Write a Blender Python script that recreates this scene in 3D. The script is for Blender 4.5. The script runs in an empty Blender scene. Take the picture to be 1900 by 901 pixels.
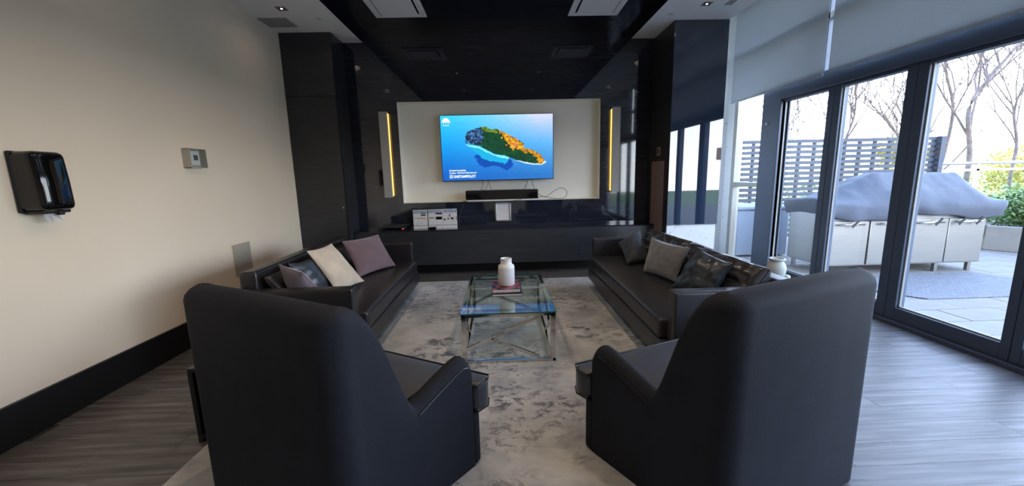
import bpy, bmesh, math, random
import numpy as np
from mathutils import Vector, Matrix, Euler, noise as mnoise

# ------------------------------------------------------------------ camera, sky, light, exposure
SC = bpy.context.scene
COL = SC.collection
PI = math.pi
cam_d = bpy.data.cameras.new('camera')
cam = bpy.data.objects.new('camera', cam_d)
COL.objects.link(cam)
cam_d.sensor_fit = 'HORIZONTAL'
cam_d.sensor_width = 36.0
cam_d.lens = 36.0 * 730.87 / 1900.0
cam_d.clip_start = 0.02
cam_d.clip_end = 400
R = Matrix(((0.9992366773652953, 0.028640541707922476, -0.026566557523353067),
            (-0.03100755644820153, 0.16784525120874308, -0.9853255822771403),
            (-0.023761187913832717, 0.9853972249896743, 0.1686052043430832)))
cam.matrix_world = Matrix.Translation((0, 0, 1.40)) @ R.to_4x4()
SC.camera = cam
SC.view_settings.view_transform = 'Standard'
SC.view_settings.look = 'None'
SC.view_settings.gamma = 1.0
SC.view_settings.use_curve_mapping = False
SC.view_settings.exposure = 1.3

world = bpy.data.worlds.new('overcast_sky')
SC.world = world
world.use_nodes = True
wn = world.node_tree
wn.nodes.clear()
wo = wn.nodes.new('ShaderNodeOutputWorld')
wb = wn.nodes.new('ShaderNodeBackground')
wt = wn.nodes.new('ShaderNodeTexCoord')
ws = wn.nodes.new('ShaderNodeSeparateXYZ')
wr = wn.nodes.new('ShaderNodeValToRGB')
wn.links.new(wt.outputs['Generated'], ws.inputs[0])
wn.links.new(ws.outputs['Z'], wr.inputs[0])
wr.color_ramp.elements[0].position = 0.0
wr.color_ramp.elements[0].color = (0.90, 0.94, 1.0, 1)
wr.color_ramp.elements[1].position = 0.35
wr.color_ramp.elements[1].color = (0.52, 0.66, 0.95, 1)
we = wr.color_ramp.elements.new(1.0); we.color = (0.16, 0.26, 0.52, 1)
wn.links.new(wr.outputs[0], wb.inputs[0])
wb.inputs[1].default_value = 6.3
wn.links.new(wb.outputs[0], wo.inputs[0])

def area_light(name, loc, rot, sx, sy, power, color):
    l = bpy.data.lights.new(name, 'AREA')
    l.shape = 'RECTANGLE'; l.size = sx; l.size_y = sy; l.energy = power; l.color = color
    o = bpy.data.objects.new(name, l); COL.objects.link(o)
    o.location = loc; o.rotation_euler = rot
    return o
# portals: guide the sky light through the glazing, they emit nothing themselves
for (y0, y1) in ((2.41, 6.05), (-1.5, 2.4)):
    p = area_light('window_portal', (3.62, (y0 + y1) / 2, 1.2), (0, PI / 2, 0), 2.4, y1 - y0, 1, (1, 1, 1))
    p.data.cycles.is_portal = True

# ------------------------------------------------------------------ helpers
def link_mesh(name, me, mat=None, parent=None, smooth=False):
    o = bpy.data.objects.new(name, me)
    COL.objects.link(o)
    if mat: me.materials.append(mat)
    if parent: o.parent = parent
    if smooth:
        for p in me.polygons: p.use_smooth = True
    return o

def tag(o, label=None, cat=None, group=None, kind=None):
    if label: o['label'] = label
    if cat: o['category'] = cat
    if group: o['group'] = group
    if kind: o['kind'] = kind
    return o

def thing(name, label, cat, loc, rz=0.0, group=None, kind=None):
    o = bpy.data.objects.new(name, None)
    COL.objects.link(o)
    o.empty_display_size = 0.1
    o.location = loc; o.rotation_euler = (0, 0, rz)
    return tag(o, label, cat, group, kind)

def wmat(o):
    m = Matrix.Translation(o.location) @ o.rotation_euler.to_matrix().to_4x4()
    return wmat(o.parent) @ m if o.parent else m

def finish(bm, name, mat, parent=None, world=True, smooth=False, bevel=0, seg=2, subsurf=0):
    me = bpy.data.meshes.new(name)
    bmesh.ops.recalc_face_normals(bm, faces=bm.faces)
    bm.to_mesh(me); bm.free()
    if world and parent: me.transform(wmat(parent).inverted())
    o = link_mesh(name, me, mat, parent, smooth)
    if bevel:
        b = o.modifiers.new('bevel', 'BEVEL'); b.width = bevel; b.segments = seg; b.limit_method = 'ANGLE'
        b.angle_limit = math.radians(35)
        for p in me.polygons: p.use_smooth = True
        me.set_sharp_from_angle(angle=math.radians(50)) if not smooth else None
    if subsurf:
        s = o.modifiers.new('sub', 'SUBSURF'); s.levels = subsurf; s.render_levels = subsurf
    return o

def add_box(bm, a, b, M=None):
    xs = (a[0], b[0]); ys = (a[1], b[1]); zs = (a[2], b[2])
    v = [bm.verts.new((x, y, z)) for x in xs for y in ys for z in zs]
    if M is not None:
        for q in v: q.co = M @ q.co
    for f in ((0, 1, 3, 2), (4, 6, 7, 5), (0, 4, 5, 1), (2, 3, 7, 6), (0, 2, 6, 4), (1, 5, 7, 3)):
        bm.faces.new([v[i] for i in f])
    return v

def box(name, a, b, mat, parent=None, world=True, bevel=0, seg=2, kind=None):
    bm = bmesh.new(); add_box(bm, a, b)
    o = finish(bm, name, mat, parent, world, bevel=bevel, seg=seg)
    if kind: o['kind'] = kind
    return o

def boxes(name, L, mat, parent=None, world=True, bevel=0, kind=None):
    bm = bmesh.new()
    for a, b in L: add_box(bm, a, b)
    o = finish(bm, name, mat, parent, world, bevel=bevel)
    if kind: o['kind'] = kind
    return o

def bar(bm, p, q, w, t, up=Vector((0, 0, 1))):
    p = Vector(p); q = Vector(q); d = (q - p); L = d.length; d.normalize()
    s = d.cross(Vector(up)); s.normalize(); u = s.cross(d)
    M = Matrix.Translation(p) @ Matrix((s, d, u)).transposed().to_4x4()
    add_box(bm, (-w / 2, 0, -t / 2), (w / 2, L, t / 2), M)

def tube(bm, pts, radii, n=8, cap=True):
    pts = [Vector(p) for p in pts]
    if not hasattr(radii, '__len__'): radii = [radii] * len(pts)
    rings = []
    ref = Vector((0, 0, 1))
    for i, p in enumerate(pts):
        d = (pts[min(i + 1, len(pts) - 1)] - pts[max(i - 1, 0)]).normalized()
        r = ref if abs(d.dot(ref)) < 0.95 else Vector((1, 0, 0))
        a = d.cross(r).normalized(); b = d.cross(a).normalized()
        rings.append([bm.verts.new(p + (a * math.cos(2 * PI * k / n) + b * math.sin(2 * PI * k / n)) * radii[i]) for k in range(n)])
    for i in range(len(rings) - 1):
        for k in range(n):
            bm.faces.new((rings[i][k], rings[i][(k + 1) % n], rings[i + 1][(k + 1) % n], rings[i + 1][k]))
    if cap and n > 2:
        bm.faces.new(rings[0][::-1]); bm.faces.new(rings[-1])

def smooth_pts(pts, k=8):
    P = [Vector(p) for p in pts]; P = [2 * P[0] - P[1]] + P + [2 * P[-1] - P[-2]]
    out = []
    for i in range(1, len(P) - 2):
        for j in range(k):
            t = j / k
            out.append(0.5 * ((2 * P[i]) + (P[i + 1] - P[i - 1]) * t + (2 * P[i - 1] - 5 * P[i] + 4 * P[i + 1] - P[i + 2]) * t * t + (3 * P[i] - P[i - 1] - 3 * P[i + 1] + P[i + 2]) * t ** 3))
    out.append(P[-2])
    return out

def lathe(bm, prof, c, n=36):
    rings = []
    for r, z in prof:
        if r < 1e-5: rings.append([bm.verts.new((c[0], c[1], c[2] + z))])
        else: rings.append([bm.verts.new((c[0] + r * math.cos(2 * PI * k / n), c[1] + r * math.sin(2 * PI * k / n), c[2] + z)) for k in range(n)])
    for A, B in zip(rings[:-1], rings[1:]):
        for k in range(n):
            a = [A[k % len(A)], A[(k + 1) % len(A)]] if len(A) > 1 else [A[0]]
            b = [B[(k + 1) % len(B)], B[k % len(B)]] if len(B) > 1 else [B[0]]
            bm.faces.new(a + b)

# ------------------------------------------------------------------ materials
def mat(name, base=(0.5, 0.5, 0.5), rough=0.5, metal=0.0, spec=0.5, emit=None, es=0.0, coat=0.0, sheen=0.0, ior=None):
    m = bpy.data.materials.new(name); m.use_nodes = True
    b = m.node_tree.nodes['Principled BSDF']
    b.inputs['Base Color'].default_value = (*base, 1)
    b.inputs['Roughness'].default_value = rough
    b.inputs['Metallic'].default_value = metal
    b.inputs['Specular IOR Level'].default_value = spec
    b.inputs['Coat Weight'].default_value = coat
    b.inputs['Coat Roughness'].default_value = 0.05
    b.inputs['Sheen Weight'].default_value = sheen
    if ior: b.inputs['IOR'].default_value = ior
    if emit:
        b.inputs['Emission Color'].default_value = (*emit, 1); b.inputs['Emission Strength'].default_value = es
    return m

def nodes(m): return m.node_tree, m.node_tree.nodes['Principled BSDF']

def noise_color(m, stops, scale=(1, 1, 1), nscale=5.0, detail=6, rough=0.6, dist=0.0, coord='Object', second=None):
    nt, b = nodes(m)
    tc = nt.nodes.new('ShaderNodeTexCoord'); mp = nt.nodes.new('ShaderNodeMapping')
    mp.inputs['Scale'].default_value = scale
    nz = nt.nodes.new('ShaderNodeTexNoise'); nz.inputs['Scale'].default_value = nscale
    nz.inputs['Detail'].default_value = detail; nz.inputs['Roughness'].default_value = rough
    nz.inputs['Distortion'].default_value = dist
    cr = nt.nodes.new('ShaderNodeValToRGB')
    while len(cr.color_ramp.elements) < len(stops): cr.color_ramp.elements.new(0.5)
    for e, (p, c) in zip(cr.color_ramp.elements, stops): e.position = p; e.color = (*c, 1)
    nt.links.new(tc.outputs[coord], mp.inputs[0]); nt.links.new(mp.outputs[0], nz.inputs['Vector'])
    nt.links.new(nz.outputs[0], cr.inputs[0]); nt.links.new(cr.outputs[0], b.inputs['Base Color'])
    return cr, nz

def bump(m, nscale=80, strength=0.2, dist=0.01, scale=(1, 1, 1), detail=3, coord='Object'):
    nt, b = nodes(m)
    tc = nt.nodes.new('ShaderNodeTexCoord'); mp = nt.nodes.new('ShaderNodeMapping')
    mp.inputs['Scale'].default_value = scale
    nz = nt.nodes.new('ShaderNodeTexNoise'); nz.inputs['Scale'].default_value = nscale; nz.inputs['Detail'].default_value = detail
    bp = nt.nodes.new('ShaderNodeBump'); bp.inputs['Strength'].default_value = strength; bp.inputs['Distance'].default_value = dist
    nt.links.new(tc.outputs[coord], mp.inputs[0]); nt.links.new(mp.outputs[0], nz.inputs['Vector'])
    nt.links.new(nz.outputs[0], bp.inputs['Height']); nt.links.new(bp.outputs[0], b.inputs['Normal'])

def glass_mat(name, tint=(1, 1, 1), ior=1.5, extra=0.0):
    # thin pane: straight transmission plus Fresnel reflection
    m = bpy.data.materials.new(name); m.use_nodes = True
    nt = m.node_tree; nt.nodes.clear()
    o = nt.nodes.new('ShaderNodeOutputMaterial'); mx = nt.nodes.new('ShaderNodeMixShader')
    t = nt.nodes.new('ShaderNodeBsdfTransparent'); t.inputs[0].default_value = (*tint, 1)
    g = nt.nodes.new('ShaderNodeBsdfGlossy'); g.inputs['Roughness'].default_value = 0.0
    # Schlick term on |cos|, the same from both faces of the pane
    r0 = ((ior - 1) / (ior + 1)) ** 2
    ge = nt.nodes.new('ShaderNodeNewGeometry'); dt = nt.nodes.new('ShaderNodeVectorMath'); dt.operation = 'DOT_PRODUCT'
    nt.links.new(ge.outputs['Incoming'], dt.inputs[0]); nt.links.new(ge.outputs['Normal'], dt.inputs[1])
    def mth(op, a, b=None):
        n = nt.nodes.new('ShaderNodeMath'); n.operation = op
        for i, v in enumerate((a, b)):
            if v is None: continue
            if isinstance(v, (int, float)): n.inputs[i].default_value = v
            else: nt.links.new(v, n.inputs[i])
        return n.outputs[0]
    ab = mth('ABSOLUTE', dt.outputs['Value']); om = mth('SUBTRACT', 1.0, ab); p5 = mth('POWER', om, 5.0)
    fr = mth('ADD', mth('MULTIPLY', p5, 1 - r0), r0)
    nt.links.new(fr, mx.inputs[0])
    nt.links.new(t.outputs[0], mx.inputs[1]); nt.links.new(g.outputs[0], mx.inputs[2]); nt.links.new(mx.outputs[0], o.inputs[0])
    return m

M = {}
M['wall'] = mat('beige_wall_paint', (0.66, 0.60, 0.52), 0.7)
noise_color(M['wall'], [(0.3, (0.79, 0.67, 0.51)), (0.7, (0.85, 0.73, 0.57))], nscale=0.9, detail=2)
bump(M['wall'], 220, 0.06, 0.002)
M['white'] = mat('white_ceiling_paint', (0.92, 0.91, 0.87), 0.8)
bump(M['white'], 200, 0.05, 0.002)
M['jamb'] = mat('white_jamb_paint', (0.74, 0.75, 0.74), 0.6)
noise_color(M['jamb'], [(0.30, (0.34, 0.34, 0.33)), (0.36, (0.75, 0.76, 0.75))], nscale=14, detail=4)
M['niche'] = mat('niche_paint', (0.90, 0.88, 0.79), 0.55)
bump(M['niche'], 150, 0.04, 0.002)
M['black_trim'] = mat('black_skirting_paint', (0.006, 0.006, 0.007), 0.45)
bump(M['black_trim'], 60, 0.05, 0.002)

def streak(name, c0, c1, c2, rough, ior):
    m = mat(name, c0, rough, ior=ior)
    noise_color(m, [(0.40, c0), (0.62, c1), (0.80, c2)], scale=(0.55, 0.55, 14), nscale=3.0, detail=8, rough=0.65, dist=0.4)
    return m
M['stone'] = streak('haze_tinted_streaked_stone', (0.014, 0.018, 0.030), (0.018, 0.022, 0.035), (0.070, 0.075, 0.088), 0.045, 1.7)  # navy base colour raised to paint in the haze over the wall
M['darkceil'] = mat('dark_polished_ceiling_panel', (0.007, 0.007, 0.009), 0.12, ior=1.5)
noise_color(M['darkceil'], [(0.4, (0.008, 0.009, 0.014)), (0.75, (0.022, 0.023, 0.032))], scale=(0.5, 10, 1), nscale=3, detail=6)
M['blackgloss'] = mat('black_glass_panel', (0.020, 0.032, 0.058), 0.015, ior=1.9)
bump(M['blackgloss'], 2.2, 0.035, 0.004, detail=1)
M['blacklam'] = mat('dark_laminate', (0.012, 0.012, 0.013), 0.30, ior=1.5)
noise_color(M['blacklam'], [(0.35, (0.022, 0.024, 0.028)), (0.7, (0.036, 0.038, 0.042))], scale=(1, 1, 8), nscale=4)
M['brown_panel'] = mat('brown_acoustic_panel', (0.24, 0.18, 0.165), 0.6)
bump(M['brown_panel'], 90, 0.1, 0.003)

def wood_floor():
    m = mat('grey_brown_plank', (0.2, 0.17, 0.15), 0.38, ior=1.5)
    nt, b = nodes(m)
    cr, nz = noise_color(m, [(0.30, (0.045, 0.040, 0.038)), (0.50, (0.105, 0.096, 0.094)), (0.70, (0.19, 0.178, 0.178))], scale=(0.9, 13, 1), nscale=2.2, detail=8, rough=0.6, dist=0.5, coord='Generated')
    # world position so that grain runs on past each shared plank mesh
    g = nt.nodes.new('ShaderNodeNewGeometry')
    mp = [n for n in nt.nodes if n.type == 'MAPPING'][0]
    oi = nt.nodes.new('ShaderNodeObjectInfo')
    ad = nt.nodes.new('ShaderNodeVectorMath'); ad.operation = 'MULTIPLY_ADD'
    ad.inputs[1].default_value = (1, 1, 1)
    cx = nt.nodes.new('ShaderNodeCombineXYZ'); mu = nt.nodes.new('ShaderNodeMath'); mu.operation = 'MULTIPLY'; mu.inputs[1].default_value = 9.0
    nt.links.new(oi.outputs['Random'], mu.inputs[0]); nt.links.new(mu.outputs[0], cx.inputs[2])
    nt.links.new(g.outputs['Position'], ad.inputs[0]); nt.links.new(cx.outputs[0], ad.inputs[2])
    nt.links.new(ad.outputs[0], mp.inputs[0])
    bp = nt.nodes.new('ShaderNodeBump'); bp.inputs['Strength'].default_value = 0.12; bp.inputs['Distance'].default_value = 0.003
    nt.links.new(nz.outputs[0], bp.inputs['Height']); nt.links.new(bp.outputs[0], b.inputs['Normal'])
    return m
M['floor'] = wood_floor()
nodes(M['floor'])[1].inputs['Roughness'].default_value = 0.42
M['floorjoint'] = mat('dark_floor_joint', (0.03, 0.028, 0.027), 0.7)

def rug_mat():
    m = mat('distressed_rug_pile', (0.5, 0.47, 0.43), 0.95, sheen=0.2)
    nt, b = nodes(m)
    tc = nt.nodes.new('ShaderNodeTexCoord')
    def nz(sc, det, ro, dist, vscale=(1, 1, 1)):
        mp = nt.nodes.new('ShaderNodeMapping'); mp.inputs['Scale'].default_value = vscale
        n = nt.nodes.new('ShaderNodeTexNoise'); n.inputs['Scale'].default_value = sc; n.inputs['Detail'].default_value = det
        n.inputs['Roughness'].default_value = ro; n.inputs['Distortion'].default_value = dist
        nt.links.new(tc.outputs['Object'], mp.inputs[0]); nt.links.new(mp.outputs[0], n.inputs['Vector'])
        return n
    def ramp(src, stops):
        r = nt.nodes.new('ShaderNodeValToRGB')
        while len(r.color_ramp.elements) < len(stops): r.color_ramp.elements.new(0.5)
        for e, (p, c) in zip(r.color_ramp.elements, stops): e.position = p; e.color = (*c, 1)
        nt.links.new(src, r.inputs[0]); return r
    base = ramp(nz(1.7, 6, 0.62, 0.3).outputs[0], [(0.36, (0.28, 0.285, 0.295)), (0.52, (0.46, 0.455, 0.44)), (0.66, (0.60, 0.60, 0.595))])
    m1 = ramp(nz(9, 9, 0.78, 0.6, (1, 1.6, 1)).outputs[0], [(0.50, (0, 0, 0)), (0.57, (1, 1, 1))])
    m2 = ramp(nz(1.3, 3, 0.5, 0.2).outputs[0], [(0.42, (0, 0, 0)), (0.55, (1, 1, 1))])
    mul = nt.nodes.new('ShaderNodeMath'); mul.operation = 'MULTIPLY'
    nt.links.new(m1.outputs[0], mul.inputs[0]); nt.links.new(m2.outputs[0], mul.inputs[1])
    mix = nt.nodes.new('ShaderNodeMixRGB'); mix.inputs[2].default_value = (0.11, 0.11, 0.125, 1)
    nt.links.new(mul.outputs[0], mix.inputs[0]); nt.links.new(base.outputs[0], mix.inputs[1])
    nt.links.new(mix.outputs[0], b.inputs['Base Color'])
    bump(m, 260, 0.4, 0.006)
    return m
M['rug'] = rug_mat()

def leather(name, c, rough=0.33, wr=0.5):
    m = mat(name, c, rough, ior=1.5)
    noise_color(m, [(0.3, tuple(x * 0.8 for x in c)), (0.7, tuple(x * 1.3 for x in c))], nscale=4, detail=4)
    bump(m, 38, wr * 0.25, 0.004, detail=6)
    return m
M['leather'] = leather('black_brown_leather', (0.016, 0.014, 0.016), 0.33)
M['leather2'] = leather('dark_brown_leather', (0.030, 0.030, 0.033), 0.34)
M['leatherblue'] = leather('slate_leather', (0.030, 0.038, 0.048), 0.30)

def fabric(name, c, rough=0.85, sheen=0.3, n=180, st=0.25):
    m = mat(name, c, rough, sheen=sheen)
    noise_color(m, [(0.3, tuple(x * 0.85 for x in c)), (0.7, tuple(x * 1.15 for x in c))], nscale=7, detail=5)
    bump(m, n, st, 0.003)
    return m
M['chair'] = fabric('charcoal_chair_fabric', (0.014, 0.016, 0.023), 0.75, 0.0)
nodes(M['chair'])[1].inputs['Specular IOR Level'].default_value = 0.2
M['chairseat'] = fabric('charcoal_seat_vinyl', (0.035, 0.038, 0.050), 0.38, 0.1)
M['pipe'] = mat('black_piping', (0.006, 0.006, 0.008), 0.4)
bump(M['pipe'], 100, 0.1, 0.002)
M['beige_p'] = fabric('beige_velvet', (0.50, 0.42, 0.32), 0.7, 0.4)
M['mauve'] = fabric('mauve_velvet', (0.125, 0.075, 0.090), 0.7, 0.4)
M['mauve2'] = fabric('grey_mauve_weave', (0.13, 0.095, 0.115), 0.8, 0.5)
M['silver'] = fabric('silver_grey_weave', (0.13, 0.135, 0.145), 0.75, 0.5, 90, 0.5)
M['charcoal_p'] = fabric('charcoal_cushion_fabric', (0.014, 0.017, 0.024), 0.6, 0.2)
M['chrome'] = mat('polished_chrome', (0.62, 0.60, 0.57), 0.08, 1.0)
bump(M['chrome'], 3, 0.02, 0.001)
M['steel'] = mat('brushed_stainless', (0.66, 0.64, 0.60), 0.36, 1.0)
noise_color(M['steel'], [(0.3, (0.33, 0.315, 0.29)), (0.7, (0.38, 0.365, 0.335))], scale=(1, 1, 30), nscale=3)
bump(M['steel'], 2.2, 0.25, 0.02, detail=2)
M['alu'] = mat('silver_aluminium', (0.60, 0.60, 0.59), 0.35, 0.8)
bump(M['alu'], 50, 0.03, 0.001)
M['frame'] = mat('haze_tinted_aluminium', (0.060, 0.080, 0.118), 0.42, 0.0, ior=1.5)  # base colour lifted towards blue, veiling haze painted into it
bump(M['frame'], 120, 0.04, 0.001)
M['frame_light'] = mat('champagne_aluminium', (0.36, 0.35, 0.31), 0.4, 0.3)
bump(M['frame_light'], 120, 0.04, 0.001)
M['gasket'] = mat('pale_glazing_bead', (0.30, 0.31, 0.29), 0.5)
bump(M['gasket'], 90, 0.05, 0.001)
M['pane'] = glass_mat('clear_window_glass', (0.95, 0.97, 0.97), 1.35)
M['table_glass'] = glass_mat('clear_table_glass', (0.86, 0.95, 0.92), 1.52)
M['glass_edge'] = mat('green_glass_edge', (0.02, 0.10, 0.10), 0.08, ior=1.5, coat=0.5)
bump(M['glass_edge'], 30, 0.02, 0.001)
M['rail_glass'] = glass_mat('railing_glass', (0.86, 0.93, 0.90), 1.45)

def shade_mat():
    m = bpy.data.materials.new('grey_solar_shade_fabric'); m.use_nodes = True
    nt = m.node_tree; nt.nodes.clear()
    o = nt.nodes.new('ShaderNodeOutputMaterial'); mx = nt.nodes.new('ShaderNodeMixShader'); mx.inputs[0].default_value = 0.36
    d = nt.nodes.new('ShaderNodeBsdfDiffuse'); t = nt.nodes.new('ShaderNodeBsdfTranslucent')
    tc = nt.nodes.new('ShaderNodeTexCoord'); mp = nt.nodes.new('ShaderNodeMapping'); mp.inputs['Scale'].default_value = (1, 1, 1)
    nz = nt.nodes.new('ShaderNodeTexNoise'); nz.inputs['Scale'].default_value = 400
    cr = nt.nodes.new('ShaderNodeValToRGB')
    cr.color_ramp.elements[0].color = (0.40, 0.42, 0.43, 1); cr.color_ramp.elements[1].color = (0.54, 0.56, 0.57, 1)
    nt.links.new(tc.outputs['Object'], mp.inputs[0]); nt.links.new(mp.outputs[0], nz.inputs['Vector']); nt.links.new(nz.outputs[0], cr.inputs[0])
    nt.links.new(cr.outputs[0], d.inputs[0]); nt.links.new(cr.outputs[0], t.inputs[0])
    nt.links.new(d.outputs[0], mx.inputs[1]); nt.links.new(t.outputs[0], mx.inputs[2]); nt.links.new(mx.outputs[0], o.inputs[0])
    return m
M['shade'] = shade_mat()
M['ceramic'] = mat('white_ceramic', (0.74, 0.72, 0.70), 0.32, ior=1.5)
bump(M['ceramic'], 25, 0.05, 0.002)
M['vase_grey'] = mat('grey_green_ceramic', (0.46, 0.49, 0.46), 0.5)
noise_color(M['vase_grey'], [(0.3, (0.40, 0.43, 0.40)), (0.7, (0.52, 0.55, 0.52))], nscale=12)
M['black_plastic'] = mat('gloss_black_plastic', (0.004, 0.004, 0.005), 0.06, ior=1.5)
bump(M['black_plastic'], 3, 0.01, 0.001)
M['black_matte'] = mat('matte_black_plastic', (0.008, 0.008, 0.010), 0.5)
bump(M['black_matte'], 200, 0.1, 0.001)
M['plate'] = mat('clear_plastic_cover', (0.50, 0.46, 0.39), 0.12, ior=1.5)
bump(M['plate'], 20, 0.03, 0.001)
M['white_plastic'] = mat('white_plastic', (0.70, 0.69, 0.66), 0.4)
bump(M['white_plastic'], 80, 0.03, 0.001)
M['lcd'] = mat('grey_display', (0.07, 0.085, 0.10), 0.2)
bump(M['lcd'], 80, 0.02, 0.001)
M['paper'] = mat('white_paper', (0.72, 0.70, 0.70), 0.5)
noise_color(M['paper'], [(0.3, (0.66, 0.65, 0.66)), (0.7, (0.76, 0.74, 0.74))], nscale=30)
M['paper_sky'] = mat('printed_sky_blue', (0.28, 0.36, 0.48), 0.5)
noise_color(M['paper_sky'], [(0.35, (0.22, 0.32, 0.46)), (0.65, (0.45, 0.50, 0.58))], nscale=20)
M['ink'] = mat('dark_print', (0.04, 0.035, 0.04), 0.5)
bump(M['ink'], 90, 0.02, 0.001)
M['redink'] = mat('red_print', (0.32, 0.06, 0.05), 0.5)
bump(M['redink'], 90, 0.02, 0.001)
M['sconce'] = mat('pale_grey_sconce_metal', (0.40, 0.40, 0.38), 0.5)
bump(M['sconce'], 90, 0.04, 0.001)
M['led'] = mat('warm_led_strip', (1, 0.6, 0.15), 0.5, emit=(1.0, 0.55, 0.12), es=0.8)
M['redled'] = mat('red_standby_light', (1, 0.05, 0.02), 0.5, emit=(1.0, 0.05, 0.03), es=1.5)
M['lamp_em'] = mat('downlight_lamp', (1, 0.9, 0.75), 0.5, emit=(1.0, 0.85, 0.65), es=1.5)
M['cable'] = mat('grey_cable', (0.10, 0.10, 0.095), 0.5)
bump(M['cable'], 90, 0.04, 0.001)
M['diffuser'] = mat('white_vent_enamel', (0.88, 0.85, 0.82), 0.5)
bump(M['diffuser'], 60, 0.03, 0.001)
M['vent'] = mat('grey_green_vent_enamel', (0.34, 0.36, 0.33), 0.5)
bump(M['vent'], 60, 0.03, 0.001)
M['cover'] = mat('grey_canvas_cover', (0.075, 0.08, 0.10), 0.8)
noise_color(M['cover'], [(0.3, (0.062, 0.068, 0.088)), (0.7, (0.088, 0.095, 0.118))], nscale=3)
bump(M['cover'], 7, 0.35, 0.02, detail=3)
M['paver'] = mat('pale_concrete_paver', (0.44, 0.43, 0.44), 0.85)
nt_, b_ = nodes(M['paver'])
noise_color(M['paver'], [(0.3, (0.175, 0.158, 0.142)), (0.7, (0.25, 0.228, 0.205))], nscale=2.5, detail=8)
bump(M['paver'], 60, 0.2, 0.003)
M['soil'] = mat('dark_joint_sand', (0.10, 0.095, 0.09), 0.95)
bump(M['soil'], 40, 0.3, 0.01)
M['concrete'] = mat('planter_concrete', (0.36, 0.34, 0.32), 0.85)
noise_color(M['concrete'], [(0.3, (0.22, 0.205, 0.185)), (0.7, (0.30, 0.28, 0.255))], nscale=3, detail=8)
M['mat'] = mat('grey_rubber_mat', (0.14, 0.14, 0.155), 0.75)
nt_, b_ = nodes(M['mat'])
br = nt_.nodes.new('ShaderNodeTexBrick'); tc_ = nt_.nodes.new('ShaderNodeTexCoord')
br.inputs['Scale'].default_value = 9.0; br.inputs['Color1'].default_value = (0.17, 0.17, 0.185, 1); br.inputs['Color2'].default_value = (0.12, 0.12, 0.135, 1); br.inputs['Mortar'].default_value = (0.07, 0.07, 0.08, 1)
nt_.links.new(tc_.outputs['Object'], br.inputs['Vector']); nt_.links.new(br.outputs[0], b_.inputs['Base Color'])
M['fence'] = mat('dark_stained_fence', (0.060, 0.065, 0.085), 0.7)
noise_color(M['fence'], [(0.3, (0.05, 0.055, 0.072)), (0.7, (0.075, 0.08, 0.10))], scale=(1, 1, 12), nscale=4)
M['bark'] = mat('brown_grey_bark', (0.16, 0.115, 0.10), 0.9)
noise_color(M['bark'], [(0.3, (0.11, 0.08, 0.07)), (0.7, (0.22, 0.165, 0.15))], nscale=9)
M['leaf'] = mat('green_leaf', (0.09, 0.16, 0.04), 0.6)
noise_color(M['leaf'], [(0.35, (0.045, 0.10, 0.025)), (0.65, (0.15, 0.24, 0.06))], nscale=5)
M['leafpale'] = mat('pale_spring_leaf', (0.26, 0.34, 0.16), 0.6)
noise_color(M['leafpale'], [(0.35, (0.18, 0.27, 0.11)), (0.65, (0.36, 0.44, 0.22))], nscale=2)
M['leafyellow'] = mat('yellow_spring_leaf', (0.50, 0.42, 0.08), 0.6)
noise_color(M['leafyellow'], [(0.35, (0.38, 0.33, 0.08)), (0.65, (0.62, 0.50, 0.10))], nscale=3)
M['hill'] = mat('autumn_hillside', (0.35, 0.25, 0.12), 0.95)
noise_color(M['hill'], [(0.35, (0.22, 0.24, 0.08)), (0.55, (0.46, 0.34, 0.12)), (0.7, (0.52, 0.30, 0.16))], nscale=0.5, detail=8)
M['lawn'] = mat('lawn_grass', (0.12, 0.17, 0.05), 0.95)
noise_color(M['lawn'], [(0.35, (0.08, 0.13, 0.035)), (0.65, (0.19, 0.24, 0.09))], nscale=0.8, detail=8)
M['binbox'] = mat('pale_blue_grey_plastic', (0.20, 0.23, 0.28), 0.5)
bump(M['binbox'], 60, 0.05, 0.002)
M['brick'] = mat('pink_brown_render', (0.30, 0.20, 0.17), 0.85)
noise_color(M['brick'], [(0.3, (0.26, 0.17, 0.15)), (0.7, (0.34, 0.23, 0.19))], nscale=3)
M['roof'] = mat('terracotta_roofing', (0.50, 0.27, 0.16), 0.8)
noise_color(M['roof'], [(0.3, (0.44, 0.23, 0.14)), (0.7, (0.56, 0.31, 0.19))], nscale=3)
M['bookred'] = mat('dark_red_book_cover', (0.10, 0.02, 0.025), 0.35)
noise_color(M['bookred'], [(0.46, (0.012, 0.010, 0.012)), (0.54, (0.30, 0.055, 0.07))], nscale=22, detail=1)
M['pages'] = mat('book_pages', (0.56, 0.52, 0.48), 0.7)
bump(M['pages'], 60, 0.1, 0.001, scale=(1, 1, 40))
M['black_wood'] = mat('black_side_table_lacquer', (0.010, 0.010, 0.011), 0.35)
bump(M['black_wood'], 60, 0.05, 0.001)

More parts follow.
